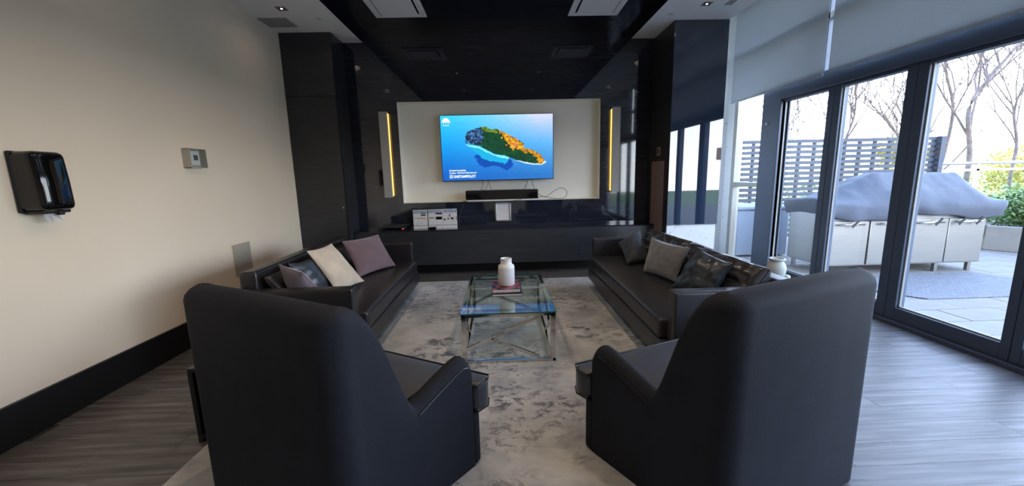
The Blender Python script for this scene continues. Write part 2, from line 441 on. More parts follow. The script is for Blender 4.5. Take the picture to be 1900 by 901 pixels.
# ------------------------------------------------------------------ room shell
XL, XR, YB, ZC, ZR = -2.72, 3.515, 5.80, 3.229, 3.33
YF = -3.2
fl = thing('floor', None, None, (0, 0, 0), kind='structure')
box('subfloor', (XL, YF, -0.06), (XR, 6.1, -0.004), M['floorjoint'], fl)
box('floor_sheet', (XL, YF, -0.004), (XR + 0.0, 0.40, 0.0), M['floor'], fl)
rnd = random.Random(4)
PW, PL = 0.152, 1.22
plank_me = None
row = 0; y = 0.40
while y < 5.78:
    off = rnd.uniform(0, PL); x = XL - off
    while x < XR:
        x0, x1 = max(x, XL), min(x + PL, XR)
        if x1 - x0 > 0.06:
            full = (x1 - x0) > PL - 1e-3
            if full and plank_me:
                o = bpy.data.objects.new('plank', plank_me); COL.objects.link(o); o.parent = fl
            else:
                bm = bmesh.new(); w = (x1 - x0) / 2 - 0.0008
                v = add_box(bm, (-w, 0.0008, -0.012), (w, PW - 0.0008, 0.0))
                o = finish(bm, 'plank', M['floor'], None)
                o.parent = fl
                if full: plank_me = o.data
            o.location = ((x0 + x1) / 2, y, rnd.uniform(-0.0006, 0.0))
        x += PL
    y += PW; row += 1

box('wall_left', (XL - 0.15, YF, 0), (XL, 6.25, ZC + 0.5), M['wall'], kind='structure')
box('wall_rear', (XL - 0.15, YF - 0.15, 0), (XR + 0.2, YF, 3.72), M['wall'], kind='structure')
bb = box('baseboard_left', (XL, YF, 0), (XL + 0.022, 5.38, 0.232), M['black_trim'], bevel=0.004, kind='structure')

# back wall with a niche
N0, N1, NZ0, NZ1, ND = -1.407, 1.459, 1.038, 2.446, 0.16
boxes('wall_back', [((-2.2, YB, 0), (N0, YB + 0.3, 3.5)), ((N1, YB, 0), (2.25, YB + 0.3, 3.5)),
                    ((N0, YB, 0), (N1, YB + 0.3, NZ0)), ((N0, YB, NZ1), (N1, YB + 0.3, 3.5))], M['stone'], kind='structure')
nb = thing('trim_1', None, None, (0, YB, NZ0), kind='structure')
box('niche_back', (N0, YB + ND, NZ0), (N1, YB + 0.2, NZ1), M['niche'], nb)
boxes('niche_reveal', [((N0 - 0.001, YB, NZ0 - 0.006), (N0 + 0.004, YB + ND, NZ1 + 0.006)), ((N1 - 0.003, YB, NZ0), (N1 + 0.001, YB + ND, NZ1)),
                       ((N0, YB, NZ0 - 0.001), (N1, YB + ND, NZ0 + 0.004)), ((N0, YB, NZ1 - 0.003), (N1, YB + ND, NZ1 + 0.001))], M['niche'], nb)

# left pier with closet door
box('wall_left_pier', (XL, 5.41, 0), (-2.075, 6.2, 3.5), M['blacklam'], kind='structure')
dl = thing('door_1', None, None, (-2.4, 5.41, 0), kind='structure')
box('door_leaf', (-2.712, 5.385, 0.005), (-2.092, 5.409, 2.46), M['blacklam'], dl, bevel=0.002)
box('top_panel', (-2.712, 5.385, 2.468), (-2.080, 5.409, ZC - 0.002), M['blacklam'], dl, bevel=0.002)
box('gap_shade_strip', (-2.0915, 5.388, 0.005), (-2.0755, 5.412, 2.46), M['black_trim'], dl)  # black strip standing in for the shade inside the door gap
box('latch', (-2.125, 5.379, 1.02), (-2.110, 5.386, 1.035), M['alu'], dl)

# right pier: black gloss cladding over a white base
box('wall_right_pier', (2.215, 5.165, 0), (2.872, 6.1, 3.5), M['jamb'], kind='structure')
cl = thing('trim_2', None, None, (2.5, 5.15, 0.7), kind='structure')
box('front_panel', (2.203, 5.147, 0.70), (2.884, 5.163, ZC - 0.001), M['blackgloss'], cl, bevel=0.002)
box('side_panel', (2.203, 5.165, 0.0), (2.213, YB, ZC - 0.001), M['blacklam'], cl)
box('brown_panel', (2.195, 5.29, 0.30), (2.202, 5.72, 1.547), M['brown_panel'], cl, bevel=0.002)
sw = thing('wall_switch', 'small dark square wall switch above the brown panel', 'switch', (2.199, 5.50, 1.68))
box('plate', (2.196, 5.44, 1.62), (2.2028, 5.56, 1.74), M['brown_panel'], sw, bevel=0.003)
box('rocker', (2.192, 5.48, 1.65), (2.197, 5.52, 1.71), M['black_matte'], sw, bevel=0.002)
box('wall_end', (2.2, 6.13, 0), (3.7, 6.25, 3.72), M['jamb'], kind='structure')

# ceiling: two white soffits, dark recess, high pocket above the shades
box('ceiling', (-1.81, YF, ZR), (1.877, YB + 0.3, ZR + 0.1), M['darkceil'], kind='structure')
box('ceiling_left', (XL, YF, ZC), (-1.812, 5.9, ZC + 0.3), M['white'], kind='structure')
box('ceiling_right', (1.879, YF, ZC), (2.885, 6.1, ZC + 0.3), M['white'], kind='structure')
box('trim_3', (-1.812, YF, ZC + 0.0015), (-1.806, YB, ZR), M['darkceil'], kind='structure')
box('trim_4', (1.873, YF, ZC + 0.0015), (1.879, YB, ZR), M['darkceil'], kind='structure')
box('ceiling_pocket', (2.885, YF, 3.68), (3.75, 6.25, 3.80), M['white'], kind='structure')
box('trim_5', (2.865, YF, ZC + 0.3), (2.885, 6.1, 3.68), M['white'], kind='structure')

# ------------------------------------------------------------------ glazing along the terrace
FX0, FX1 = 3.515, 3.60
gx = 3.56
w1 = thing('window_1', None, None, (gx, 5.7, 0), kind='structure')
boxes('window_frame', [((FX0 - 0.02, 5.87, 0), (FX1, 5.95, 2.42)), ((FX0 - 0.02, 5.30, 1.165), (FX1, 5.87, 1.225)), ((FX0 - 0.02, 5.30, 0), (FX1, 5.87, 0.10))], M['frame_light'], w1, bevel=0.004)
boxes('jamb', [((FX0 - 0.015, 5.95, 0), (FX1, 6.13, 3.68))], M['jamb'], w1)
box('pane', (gx, 5.31, 1.225), (gx + 0.006, 5.87, 3.68), M['pane'], w1)
box('pane', (gx, 5.31, 0.10), (gx + 0.006, 5.87, 1.165), M['pane'], w1)
box('trim_6', (FX0 - 0.03, 4.965, 0), (FX1 + 0.02, 5.305, 2.42), M['frame'], bevel=0.006, kind='structure')
pj1 = thing('door_stop', 'small grey knob on the dark window post near the corner', 'door stop', (3.475, 5.17, 1.98))
bm = bmesh.new(); tube(bm, [(3.487, 5.17, 1.98), (3.465, 5.17, 1.98), (3.455, 5.17, 1.98)], [0.012, 0.016, 0.010], 12)
finish(bm, 'knob', M['alu'], pj1, smooth=True)
box('trim_7', (FX0 - 0.03, YF, 2.245), (FX1 + 0.02, 4.965, 2.42), M['frame'], bevel=0.006, kind='structure')
box('trim_8', (FX0, YF, 2.95), (FX1, 5.87, 3.01), M['frame_light'], kind='structure')
box('trim_9', (FX0 - 0.02, YF, 3.62), (FX1 + 0.1, 6.2, 3.68), M['frame'], kind='structure')
up = thing('window_2', None, None, (gx, 2, 2.42), kind='structure')
yy = 5.30
for (a, b) in ((4.40, 5.30), (2.50, 4.34), (0.60, 2.44), (-1.60, 0.54)):
    box('pane', (gx, a, 2.42), (gx + 0.006, b, 3.62), M['pane'], up)
    box('mullion', (FX0, a - 0.03, 2.42), (FX1, a, 3.62), M['frame'], up)
box('trim_10', (FX0 - 0.045, YF, -0.02), (FX1 + 0.03, 4.965, 0.035), M['frame'], bevel=0.004, kind='structure')

def glazed(n, y0, y1, s0, s1, hinge=True, z0=0.15):
    """glass y0..y1, stile widths outside of it"""
    t = thing('door_%d' % n, None, None, (gx, (y0 + y1) / 2, 0.035), kind='structure')
    boxes('door_frame', [((FX0, y0 - s0, 0.035), (FX1, y0, 2.245)), ((FX0, y1, 0.035), (FX1, y1 + s1, 2.245)),
                         ((FX0, y0, 0.035), (FX1, y1, z0)), ((FX0, y0, 2.215), (FX1, y1, 2.245))], M['frame'], t, bevel=0.004)
    box('pane', (gx, y0, z0), (gx + 0.008, y1, 2.215), M['pane'], t)
    boxes('glazing_bead', [((gx - 0.018, y1 - 0.012, z0), (gx, y1, 2.215)), ((gx - 0.018, y0, z0), (gx, y1, z0 + 0.012))], M['gasket'], t)
    return t
glazed(2, 4.286, 4.965, 0.078, 0.0)
glazed(3, 3.465, 4.125, 0.088, 0.080)
g3 = glazed(4, 2.53, 3.285, 0.058, 0.088)
g4 = glazed(5, 1.62, 2.41, 0.06, 0.058)
glazed(6, 0.72, 1.47, 0.06, 0.088)
glazed(7, -0.16, 0.60, 0.06, 0.058)
glazed(8, -1.55, -0.25, 0.09, 0.03)
box('wall_right', (FX0, YF, 0), (FX1 + 0.1, -1.64, 3.68), M['wall'], kind='structure')

def shade(y0, y1, z0, lab):
    t = thing('roller_shade', lab, 'shade', (3.42, (y0 + y1) / 2, 3.60), group=None)
    bm = bmesh.new()
    add_box(bm, (3.4185, y0, z0 + 0.012), (3.4200, y1, 3.60))
    finish(bm, 'shade_fabric', M['shade'], t)
    box('hem_bar', (3.412, y0, z0 - 0.012), (3.427, y1, z0 + 0.014), M['shade'], t, bevel=0.003)
    bm = bmesh.new(); tube(bm, [(3.43, y0, 3.62), (3.43, y1, 3.62)], 0.035, 16); finish(bm, 'roller', M['alu'], t, smooth=True)
shade(4.27, 5.93, 2.362, 'grey roller shade nearest the corner, hanging over the far windows')
shade(1.35, 4.20, 2.375, 'long grey roller shade over the terrace doors')
shade(-1.60, 1.29, 2.375, 'grey roller shade beside the camera, seen in reflections')

# ------------------------------------------------------------------ ceiling fittings
def diffuser(cx, cy, lab):
    t = thing('ceiling_diffuser', lab, 'vent', (cx, cy, ZR), group='square ceiling vents')
    s = 0.305
    bm = bmesh.new()
    prof = [(s, 0.0), (s, -0.012), (s - 0.035, -0.014), (s - 0.075, 0.0)]
    rings = [[bm.verts.new((cx + r * sx, cy + r * sy, ZR + z - 0.001)) for sx, sy in ((-1, -1), (1, -1), (1, 1), (-1, 1))] for r, z in prof]
    for A, B in zip(rings[:-1], rings[1:]):
        for k in range(4): bm.faces.new((A[k], A[(k + 1) % 4], B[(k + 1) % 4], B[k]))
    finish(bm, 'frame', M['diffuser'], t)
    boxes('centre_plate', [((cx - 0.215, cy - 0.215, ZR - 0.024), (cx + 0.215, cy + 0.215, ZR - 0.016))], M['diffuser'], t, bevel=0.006)
    boxes('slot_blade', [((cx - 0.25, cy - 0.25, ZR - 0.012), (cx + 0.25, cy - 0.235, ZR - 0.002)), ((cx - 0.25, cy + 0.235, ZR - 0.012), (cx + 0.25, cy + 0.25, ZR - 0.002)),
                         ((cx - 0.25, cy - 0.25, ZR - 0.012), (cx - 0.235, cy + 0.25, ZR - 0.002)), ((cx + 0.235, cy - 0.25, ZR - 0.012), (cx + 0.25, cy + 0.25, ZR - 0.002))], M['diffuser'], t)
diffuser(-1.13, 4.90, 'left white square vent in the dark recessed ceiling')
diffuser(1.20, 4.92, 'right white square vent in the dark recessed ceiling')

def downlight(cx, cy, lab, ZC=ZC, power=0.8, cone=165, grp='recessed downlights'):
    t = thing('downlight', lab, 'ceiling light', (cx, cy, ZC), group=grp)
    s = 0.05
    boxes('trim_ring', [((cx - s, cy - s, ZC - 0.006), (cx + s, cy - s + 0.012, ZC)), ((cx - s, cy + s - 0.012, ZC - 0.006), (cx + s, cy + s, ZC)),
                        ((cx - s, cy - s, ZC - 0.006), (cx - s + 0.012, cy + s, ZC)), ((cx + s - 0.012, cy - s, ZC - 0.006), (cx + s, cy + s, ZC))], M['vent'], t)
    box('housing', (cx - s + 0.011, cy - s + 0.011, ZC - 0.003), (cx + s - 0.011, cy + s - 0.011, ZC - 0.001), M['black_matte'], t)
    bm = bmesh.new(); tube(bm, [(cx, cy, ZC - 0.003), (cx, cy, ZC - 0.007)], [0.014, 0.010], 12); finish(bm, 'lamp', M['lamp_em'], t)
    l = bpy.data.lights.new('downlight_beam', 'SPOT'); l.energy = power; l.color = (1.0, 0.78, 0.58); l.spot_size = math.radians(cone); l.spot_blend = 0.9; l.shadow_soft_size = 0.05
    lo = bpy.data.objects.new('downlight_beam', l); COL.objects.link(lo); lo.parent = t; lo.location = (0, 0, -0.02)
downlight(-2.293, 4.675, 'square recessed downlight in the left white ceiling')
downlight(2.356, 4.69, 'square recessed downlight in the right white ceiling')
for x, sd in ((-2.293, 'left'), (2.356, 'right')):
    for y, od in ((2.9, 'second'), (1.1, 'third'), (-0.7, 'fourth')):
        downlight(x, y, '%s square downlight from the media wall in the %s white ceiling' % (od, sd))
for i, y in enumerate((0.7, 2.2, 3.7)):  # unseen lights added to brighten the rug and seating
    for x in (-0.75, 0.80):
        downlight(x, y, '%s added fill light of the %s pair, unseen in the dark recess above the seating' % ('left' if x < 0 else 'right', ('nearest', 'middle', 'farthest')[i]), ZR, 17, 150, 'added fill lights in the dark recess')
gv = thing('ceiling_grille', 'flat grey return air grille in the left white ceiling', 'vent', (-2.54, 5.05, ZC))
boxes('grille_frame', [((-2.70, 4.92, ZC - 0.008), (-2.38, 4.935, ZC)), ((-2.70, 5.175, ZC - 0.008), (-2.38, 5.19, ZC)), ((-2.70, 4.92, ZC - 0.008), (-2.685, 5.19, ZC)), ((-2.395, 4.92, ZC - 0.008), (-2.38, 5.19, ZC))], M['vent'], gv)
for k in range(14):
    box('louver', (-2.685, 4.938 + k * 0.017, ZC - 0.006), (-2.395, 4.949 + k * 0.017, ZC - 0.001), M['vent'], gv)
for x, lab in ((-2.019, 'small flat round sprinkler cap in the left ceiling'), (2.072, 'small flat round sprinkler cap in the right ceiling')):
    t = thing('sprinkler_cap', lab, 'sprinkler', (x, 4.96, ZC))
    bm = bmesh.new(); tube(bm, [(x, 4.96, ZC), (x, 4.96, ZC - 0.006)], [0.035, 0.032], 24); finish(bm, 'cap', M['white_plastic'], t)
sl = thing('slot_diffuser', 'black three-slot linear vent in the right ceiling beside the shades', 'vent', (2.66, 4.5, ZC))
for k in range(3):
    box('slot', (2.575 + k * 0.03, 3.6, ZC - 0.002), (2.589 + k * 0.03, 4.73, ZC + 0.0), M['black_matte'], sl)

# ------------------------------------------------------------------ media wall
cr_ = thing('media_cabinet', 'long dark handleless floating cabinet below the television', 'cabinet', (0.06, 5.67, 0.165))
box('cabinet_body', (-2.07, 5.565, 0.17), (2.19, 5.795, 0.652), M['blacklam'], cr_)
box('cabinet_top', (-2.07, 5.548, 0.652), (2.195, 5.797, 0.668), M['stone'], cr_, bevel=0.002)
for k in range(4):
    a = -2.07 + k * 1.065
    box('door', (a + 0.0015, 5.55, 0.165), (a + 1.0635, 5.565, 0.650), M['blacklam'], cr_, bevel=0.001)
box('baseboard_back', (-2.07, 5.785, 0), (2.2, 5.80, 0.12), M['black_trim'], kind='structure')

# television
TVY = 5.80
tv = thing('television', 'large flat television showing a green island in blue sea', 'television', (-0.02, TVY + 0.02, 1.34))
tx0, tx1, tz0, tz1 = -0.827, 0.788, 1.337, 2.262
box('casing', (tx0, TVY + 0.004, tz0), (tx1, TVY + 0.045, tz1), M['black_matte'], tv, bevel=0.004)
box('wall_bracket', (-0.25, TVY + 0.045, 1.6), (0.2, TVY + ND, 2.0), M['black_matte'], tv)
def screen_mesh():
    nx, nz = 300, 172
    W, H = tx1 - tx0 - 0.018, tz1 - tz0 - 0.020
    us = np.linspace(0, 1, nx); vs = np.linspace(0, 1, nz)   # v: 0 top
    U, V = np.meshgrid(us, vs)
    def lerp(a, b, t): return a[None, None, :] * (1 - t[..., None]) + b[None, None, :] * t[..., None]
    c = lambda *v: np.array(v, float) / 255
    top = lerp(c(52, 196, 232), c(205, 205, 240), np.clip(U * 1.15, 0, 1) ** 1.2)
    mid = lerp(c(18, 150, 228), c(96, 170, 226), U)
    bot = lerp(c(10, 92, 190), c(40, 112, 186), U)
    t1 = np.clip(V / 0.45, 0, 1)[..., None]; t2 = np.clip((V - 0.45) / 0.5, 0, 1)[..., None]
    img = (top * (1 - t1) + mid * t1) * (1 - t2) + bot * t2
    rs = np.random.RandomState(3)
    def nz2(sx, sy, seed):
        r = np.random.RandomState(seed).rand(sy + 2, sx + 2)
        X = U * sx; Y = V * sy; xi = X.astype(int); yi = Y.astype(int); fx = X - xi; fy = Y - yi
        fx = fx * fx * (3 - 2 * fx); fy = fy * fy * (3 - 2 * fy)
        return (r[yi, xi] * (1 - fx) + r[yi, xi + 1] * fx) * (1 - fy) + (r[yi + 1, xi] * (1 - fx) + r[yi + 1, xi + 1] * fx) * fy
    img += ((nz2(40, 90, 1) - 0.5) * 0.035)[..., None]
    def inside(poly, wob=0.0):
        P = np.array(poly); x = U + (nz2(50, 34, 7) - 0.5) * wob; yv = V + (nz2(50, 34, 8) - 0.5) * wob
        r = np.zeros(U.shape, bool)
        for i in range(len(P)):
            x1, y1 = P[i]; x2, y2 = P[(i + 1) % len(P)]
            if y1 == y2: continue
            r ^= ((y1 > yv) != (y2 > yv)) & (x < (x2 - x1) * (yv - y1) / (y2 - y1) + x1)
        return r
    q = lambda px, py: ((px - 145) / 1180.0, (py - 120 + (px - 145) * 0.018) / 685.0)
    deep = [q(*p) for p in ((480, 535), (560, 500), (860, 560), (900, 640), (830, 700), (700, 640), (600, 665), (540, 630))]
    img[inside(deep, 0.02)] = c(8, 72, 168)
    shal = [q(*p) for p in ((415, 430), (540, 455), (600, 490), (700, 540), (830, 560), (860, 585), (800, 625), (680, 600), (560, 565), (520, 520))]
    img[inside(shal, 0.03)] = c(24, 168, 214)
    foam = [q(*p) for p in ((400, 418), (550, 440), (620, 485), (720, 530), (850, 540), (860, 575), (760, 560), (640, 515), (540, 462), (420, 440))]
    img[inside(foam, 0.01)] = c(120, 222, 232)
    foam2 = [q(*p) for p in ((900, 585), (1020, 600), (1140, 625), (1240, 590), (1250, 610), (1200, 640), (1120, 636), (1020, 620))]
    img[inside(foam2, 0.01)] = c(190, 215, 225)
    isl = [q(*p) for p in ((400, 400), (398, 330), (430, 280), (480, 262), (560, 240), (610, 233), (680, 262), (740, 255), (820, 300), (900, 340),
                           (980, 380), (1025, 415), (1000, 450), (1060, 470), (1140, 490), (1195, 530), (1235, 590), (1200, 628), (1120, 620), (1000, 600), (900, 575), (830, 545), (720, 520), (640, 490), (560, 440), (500, 425))]
    I = inside(isl, 0.012)
    tex = nz2(70, 45, 11) * 0.6 + nz2(130, 80, 12) * 0.4
    green = c(16, 62, 40)[None, None] * (0.6 + 0.9 * tex[..., None])
    img[I] = green[I]
    bl = inside([q(*p) for p in ((390, 420), (390, 270), (560, 240), (600, 330), (560, 430), (480, 430))], 0.06) & I
    rk = (c(38, 62, 92)[None, None] * (0.5 + 1.3 * (tex[..., None] ** 2) * 2))
    img[bl] = rk[bl]
    gd = inside([q(*p) for p in ((735, 250), (830, 300), (1030, 410), (1000, 455), (900, 465), (830, 420), (790, 340))], 0.05) & I
    gcol = c(214, 150, 34)[None, None] * (0.45 + 1.0 * tex[..., None])
    img[gd] = gcol[gd]
    gd2 = inside([q(*p) for p in ((830, 450), (1000, 450), (1110, 470), (1200, 520), (1245, 600), (1180, 630), (1140, 580), (1100, 520), (990, 490))], 0.05) & I
    img[gd2] = gcol[gd2] * 0.92
    pk = gd & (nz2(60, 40, 20) > 0.68)
    img[pk] = (c(200, 120, 96)[None, None] * (0.6 + 0.6 * tex[..., None]))[pk]
    gt = inside([q(*p) for p in ((560, 240), (610, 228), (690, 262), (740, 258), (735, 300), (640, 290))], 0.03) & I
    img[gt] = (c(110, 140, 40)[None, None] * (0.5 + 0.8 * tex[..., None]))[gt]
    img = np.clip(img, 0, 1)
    lin = np.where(img <= 0.04045, img / 12.92, ((img + 0.055) / 1.055) ** 2.4)
    xs = tx0 + 0.009 + U * W; zs = tz1 - 0.009 - V * H
    co = np.stack([xs, np.full_like(xs, TVY + 0.0025), zs], -1).reshape(-1, 3)
    idx = np.arange(nx * nz).reshape(nz, nx)
    f = np.stack([idx[1:, :-1], idx[1:, 1:], idx[:-1, 1:], idx[:-1, :-1]], -1).reshape(-1, 4)
    me = bpy.data.meshes.new('screen')
    me.vertices.add(len(co)); me.vertices.foreach_set('co', co.ravel())
    me.loops.add(f.size); me.loops.foreach_set('vertex_index', f.ravel())
    me.polygons.add(len(f)); me.polygons.foreach_set('loop_start', np.arange(0, f.size, 4))
    me.update(calc_edges=True)
    a = me.color_attributes.new('picture', 'FLOAT_COLOR', 'POINT')
    a.data.foreach_set('color', np.concatenate([lin.reshape(-1, 3), np.ones((nx * nz, 1))], 1).ravel())
    me.transform(wmat(tv).inverted())
    return me
ms = bpy.data.materials.new('television_picture'); ms.use_nodes = True
nt, b = nodes(ms); b.inputs['Base Color'].default_value = (0.01, 0.01, 0.01, 1); b.inputs['Roughness'].default_value = 0.15
va = nt.nodes.new('ShaderNodeVertexColor'); va.layer_name = 'picture'
nt.links.new(va.outputs[0], b.inputs['Emission Color']); b.inputs['Emission Strength'].default_value = 0.52
link_mesh('screen', screen_mesh(), ms, tv)
M['txt'] = mat('white_screen_lettering', (0.9, 0.9, 0.9), 0.5, emit=(0.92, 0.95, 1.0), es=0.42)

def text_mesh(name, s, loc, size, mt, parent, rot=(PI / 2, 0, 0), ext=0.0004, align='LEFT', xs=1.0, bold=0.0):
    cu = bpy.data.curves.new(name, 'FONT'); cu.body = s; cu.size = size; cu.extrude = ext; cu.align_x = align; cu.offset = bold
    cu.resolution_u = 2
    ob = bpy.data.objects.new(name, cu)
    me = bpy.data.meshes.new_from_object(ob)
    bpy.data.objects.remove(ob)
    me.transform(Matrix.Diagonal((xs, 1, 1, 1)))
    me.transform(Matrix.Translation(loc) @ Euler(rot).to_matrix().to_4x4())
    me.transform(wmat(parent).inverted())
    me.materials.clear()
    return link_mesh(name, me, mt, parent)
SY = TVY + 0.0015
text_mesh('lettering', '\u00a9 NOW PLAYING', (tx0 + 0.105, SY, 1.478), 0.030, M['txt'], tv, bold=0.0008)
text_mesh('lettering', "Loreless - We Don't Talk Anymore", (tx0 + 0.105, SY, 1.446), 0.027, M['txt'], tv, bold=0.0008)
text_mesh('lettering', 'GAETANPIOLOT', (tx0 + 0.165, SY, 1.386), 0.052, M['txt'], tv, xs=0.82, bold=0.0016)
bm = bmesh.new()   # rounded camera icon
ix, iz = tx0 + 0.130, 1.404
ring = [(ix + 0.022 * (abs(math.cos(t)) ** 0.45) * (1 if math.cos(t) >= 0 else -1), SY, iz + 0.022 * (abs(math.sin(t)) ** 0.45) * (1 if math.sin(t) >= 0 else -1)) for t in [k * PI / 16 for k in range(33)]]
tube(bm, ring, 0.0028, 6, cap=False)
tube(bm, [(ix + 0.010 * math.cos(k * PI / 8), SY, iz + 0.010 * math.sin(k * PI / 8)) for k in range(17)], 0.0026, 6, cap=False)
add_box(bm, (ix + 0.011, SY - 0.001, iz + 0.010), (ix + 0.015, SY + 0.001, iz + 0.014))
finish(bm, 'camera_icon', M['txt'], tv)
bm = bmesh.new()   # white dome emblem
lx, lz = tx0 + 0.088, 2.142
pts = [(lx + 0.062 * math.cos(k * PI / 20), lz + 0.078 * math.sin(k * PI / 20)) for k in range(21)]
lo = []
for k in range(21):
    u = k / 20; lo.append((lx - 0.062 + 0.124 * u, lz + 0.008 + 0.016 * abs(math.sin(u * PI * 3.5))))
vs_ = [bm.verts.new((x, SY, z)) for x, z in pts + lo[1:-1]]
bm.faces.new(vs_)
for dx in (-0.036, 0.0, 0.032):
    add_box(bm, (lx + dx - 0.002, SY - 0.001, lz - 0.014), (lx + dx + 0.002, SY, lz + 0.012))
add_box(bm, (lx - 0.045, SY - 0.001, lz - 0.028), (lx + 0.045, SY, lz - 0.022))
finish(bm, 'emblem', M['txt'], tv)

# soundbar and cables
sb = thing('soundbar', 'long black soundbar on the niche ledge under the television', 'soundbar', (0.03, 5.72, 1.045))
box('body', (-0.495, 5.685, 1.068), (0.548, 5.80, 1.200), M['black_matte'], sb, bevel=0.012)
box('grille', (-0.48, 5.682, 1.080), (0.533, 5.686, 1.190), M['black_plastic'], sb)
box('bracket', (-0.47, 5.69, 1.044), (0.56, 5.81, 1.066), M['white_plastic'], sb, bevel=0.003)
def cable(name, pts, r, lab):
    bm = bmesh.new(); tube(bm, smooth_pts(pts, 8), r, 6)
    o = finish(bm, name, M['cable'], smooth=True)
    return tag(o, lab, 'cable')
cable('cable', [(0.548, 5.78, 1.13), (0.66, 5.78, 1.085), (0.80, 5.78, 1.17), (0.90, 5.78, 1.205), (0.975, 5.78, 1.15), (0.94, 5.76, 1.065), (0.80, 5.77, 1.058), (0.62, 5.77, 1.085), (0.55, 5.77, 1.07)], 0.004, 'black cable looping out to the right of the soundbar')
cable('cable', [(-0.24, 5.83, 1.35), (-0.25, 5.80, 1.27), (-0.28, 5.79, 1.205)], 0.004, 'leftmost thin cable hanging from the television to the soundbar')
cable('cable', [(-0.17, 5.83, 1.35), (-0.18, 5.80, 1.27), (-0.22, 5.79, 1.21), (-0.26, 5.79, 1.205)], 0.003, 'second thin cable from the left below the television')
cable('cable', [(-0.16, 5.83, 1.35), (-0.15, 5.80, 1.27), (-0.12, 5.79, 1.205)], 0.003, 'third thin cable from the left below the television')
cable('cable', [(0.42, 5.83, 1.35), (0.39, 5.80, 1.27), (0.355, 5.79, 1.205)], 0.005, 'thick slanting cable below the right half of the television')
cable('cable', [(0.47, 5.83, 1.35), (0.475, 5.80, 1.28), (0.505, 5.79, 1.205)], 0.004, 'rightmost cable curving from the television down to the soundbar')
cable('cable', [(-0.50, 5.79, 1.055), (-0.53, 5.79, 1.03), (-0.56, 5.79, 0.95), (-0.60, 5.79, 0.84), (-0.62, 5.79, 0.672)], 0.003, 'thin cable running down the dark wall beside the instruction sheets')
cable('cable', [(-0.54, 5.79, 1.05), (-0.45, 5.68, 1.04), (-0.2, 5.675, 1.035), (0.1, 5.675, 1.04), (0.3, 5.68, 1.055)], 0.003, 'thin cable sagging along the ledge under the soundbar')

# sconces
def sconce(cx, side, lab):
    t = thing('wall_sconce', lab, 'wall light', (cx, 5.79, 1.13), group='backlit wall sconces')
    box('shade', (cx - 0.056, 5.705, 1.13), (cx + 0.056, 5.765, 2.31), M['sconce'], t, bevel=0.003)
    box('back_box', (cx - 0.035, 5.765, 1.16), (cx + 0.035, 5.799, 2.28), M['black_matte'], t)
    e = cx + side * 0.058
    box('led_strip', (min(e, e + side * 0.008), 5.742, 1.15), (max(e, e + side * 0.008), 5.775, 2.29), M['led'], t)
    e = cx - side * 0.036
    box('led_strip', (min(e, e - side * 0.006), 5.78, 1.16), (max(e, e - side * 0.006), 5.797, 2.28), M['led'], t)
sconce(-1.592, 1, 'tall flat sconce with warm light edge left of the television')
sconce(1.668, -1, 'tall flat sconce with warm light edge right of the television')

# framed notice and instruction sheets
fr = thing('notice_frame', 'small silver-framed blank notice below the soundbar', 'picture frame', (0.036, 5.797, 0.742))
fx0, fx1, fz0, fz1 = -0.079, 0.152, 0.742, 1.016
boxes('frame', [((fx0, 5.775, fz0), (fx0 + 0.022, 5.799, fz1)), ((fx1 - 0.022, 5.775, fz0), (fx1, 5.799, fz1)), ((fx0, 5.775, fz0), (fx1, 5.799, fz0 + 0.022)), ((fx0, 5.775, fz1 - 0.022), (fx1, 5.799, fz1))], M['alu'], fr, bevel=0.004)
box('sheet', (fx0 + 0.02, 5.788, fz0 + 0.02), (fx1 - 0.02, 5.791, fz1 - 0.02), M['paper'], fr)
def sheet(x0, x1, z0, z1, lab, marks):
    t = thing('instruction_sheet', lab, 'sign', ((x0 + x1) / 2, 5.70, z0), group=None)
    box('page', (x0, 5.70, z0), (x1, 5.705, z1), M['paper'], t)
    box('printed_header', (x0 + 0.006, 5.698, z1 - 0.055), (x1 - 0.006, 5.7, z1 - 0.008), M['paper_sky'], t)
    box('footer_line', (x0 + 0.004, 5.698, z0 + 0.046), (x1 - 0.004, 5.7, z0 + 0.051), M['ink'], t)
    for (a, b_, c, d, mm) in marks:
        box('printed_mark', (x0 + a * (x1 - x0), 5.6975, z0 + c * (z1 - z0)), (x0 + b_ * (x1 - x0), 5.70, z0 + d * (z1 - z0)), M[mm], t)
sheet(-1.262, -1.058, 0.669, 0.946, 'leftmost white instruction sheet standing on the cabinet', [(.55, .88, .80, .84, 'ink'), (.55, .88, .68, .76, 'ink'), (.05, .28, .55, .57, 'ink'), (.3, .85, .545, .575, 'redink'), (.88, .94, .50, .53, 'redink'), (.24, .30, .24, .27, 'ink'), (.56, .60, .28, .33, 'ink')])
sheet(-1.046, -0.84, 0.669, 0.948, 'middle white instruction sheet with a small photo of a remote', [(.52, .98, .74, .82, 'ink'), (.52, .98, .46, .64, 'vent'), (.55, .95, .48, .60, 'ink'), (.05, .42, .54, .58, 'ink')])
sheet(-0.838, -0.632, 0.669, 0.950, 'rightmost white instruction sheet with several small diagrams', [(.06, .2, .42, .50, 'ink'), (.33, .42, .45, .55, 'ink'), (.46, .52, .60, .74, 'ink'), (.55, .76, .46, .56, 'ink'), (.65, .73, .37, .39, 'ink'), (.93, .97, .42, .6, 'ink')])
ms_ = thing('media_box', 'small black receiver on the cabinet in front of the sheets', 'remote', (-0.98, 5.63, 0.668))
box('body', (-1.03, 5.60, 0.668), (-0.93, 5.66, 0.690), M['black_plastic'], ms_, bevel=0.004)
box('dish', (-1.025, 5.605, 0.690), (-0.92, 5.62, 0.705), M['black_matte'], ms_, bevel=0.003)
rb = thing('game_console', 'low black set top box with a red light on the cabinet', 'electronics', (-1.55, 5.68, 0.668))
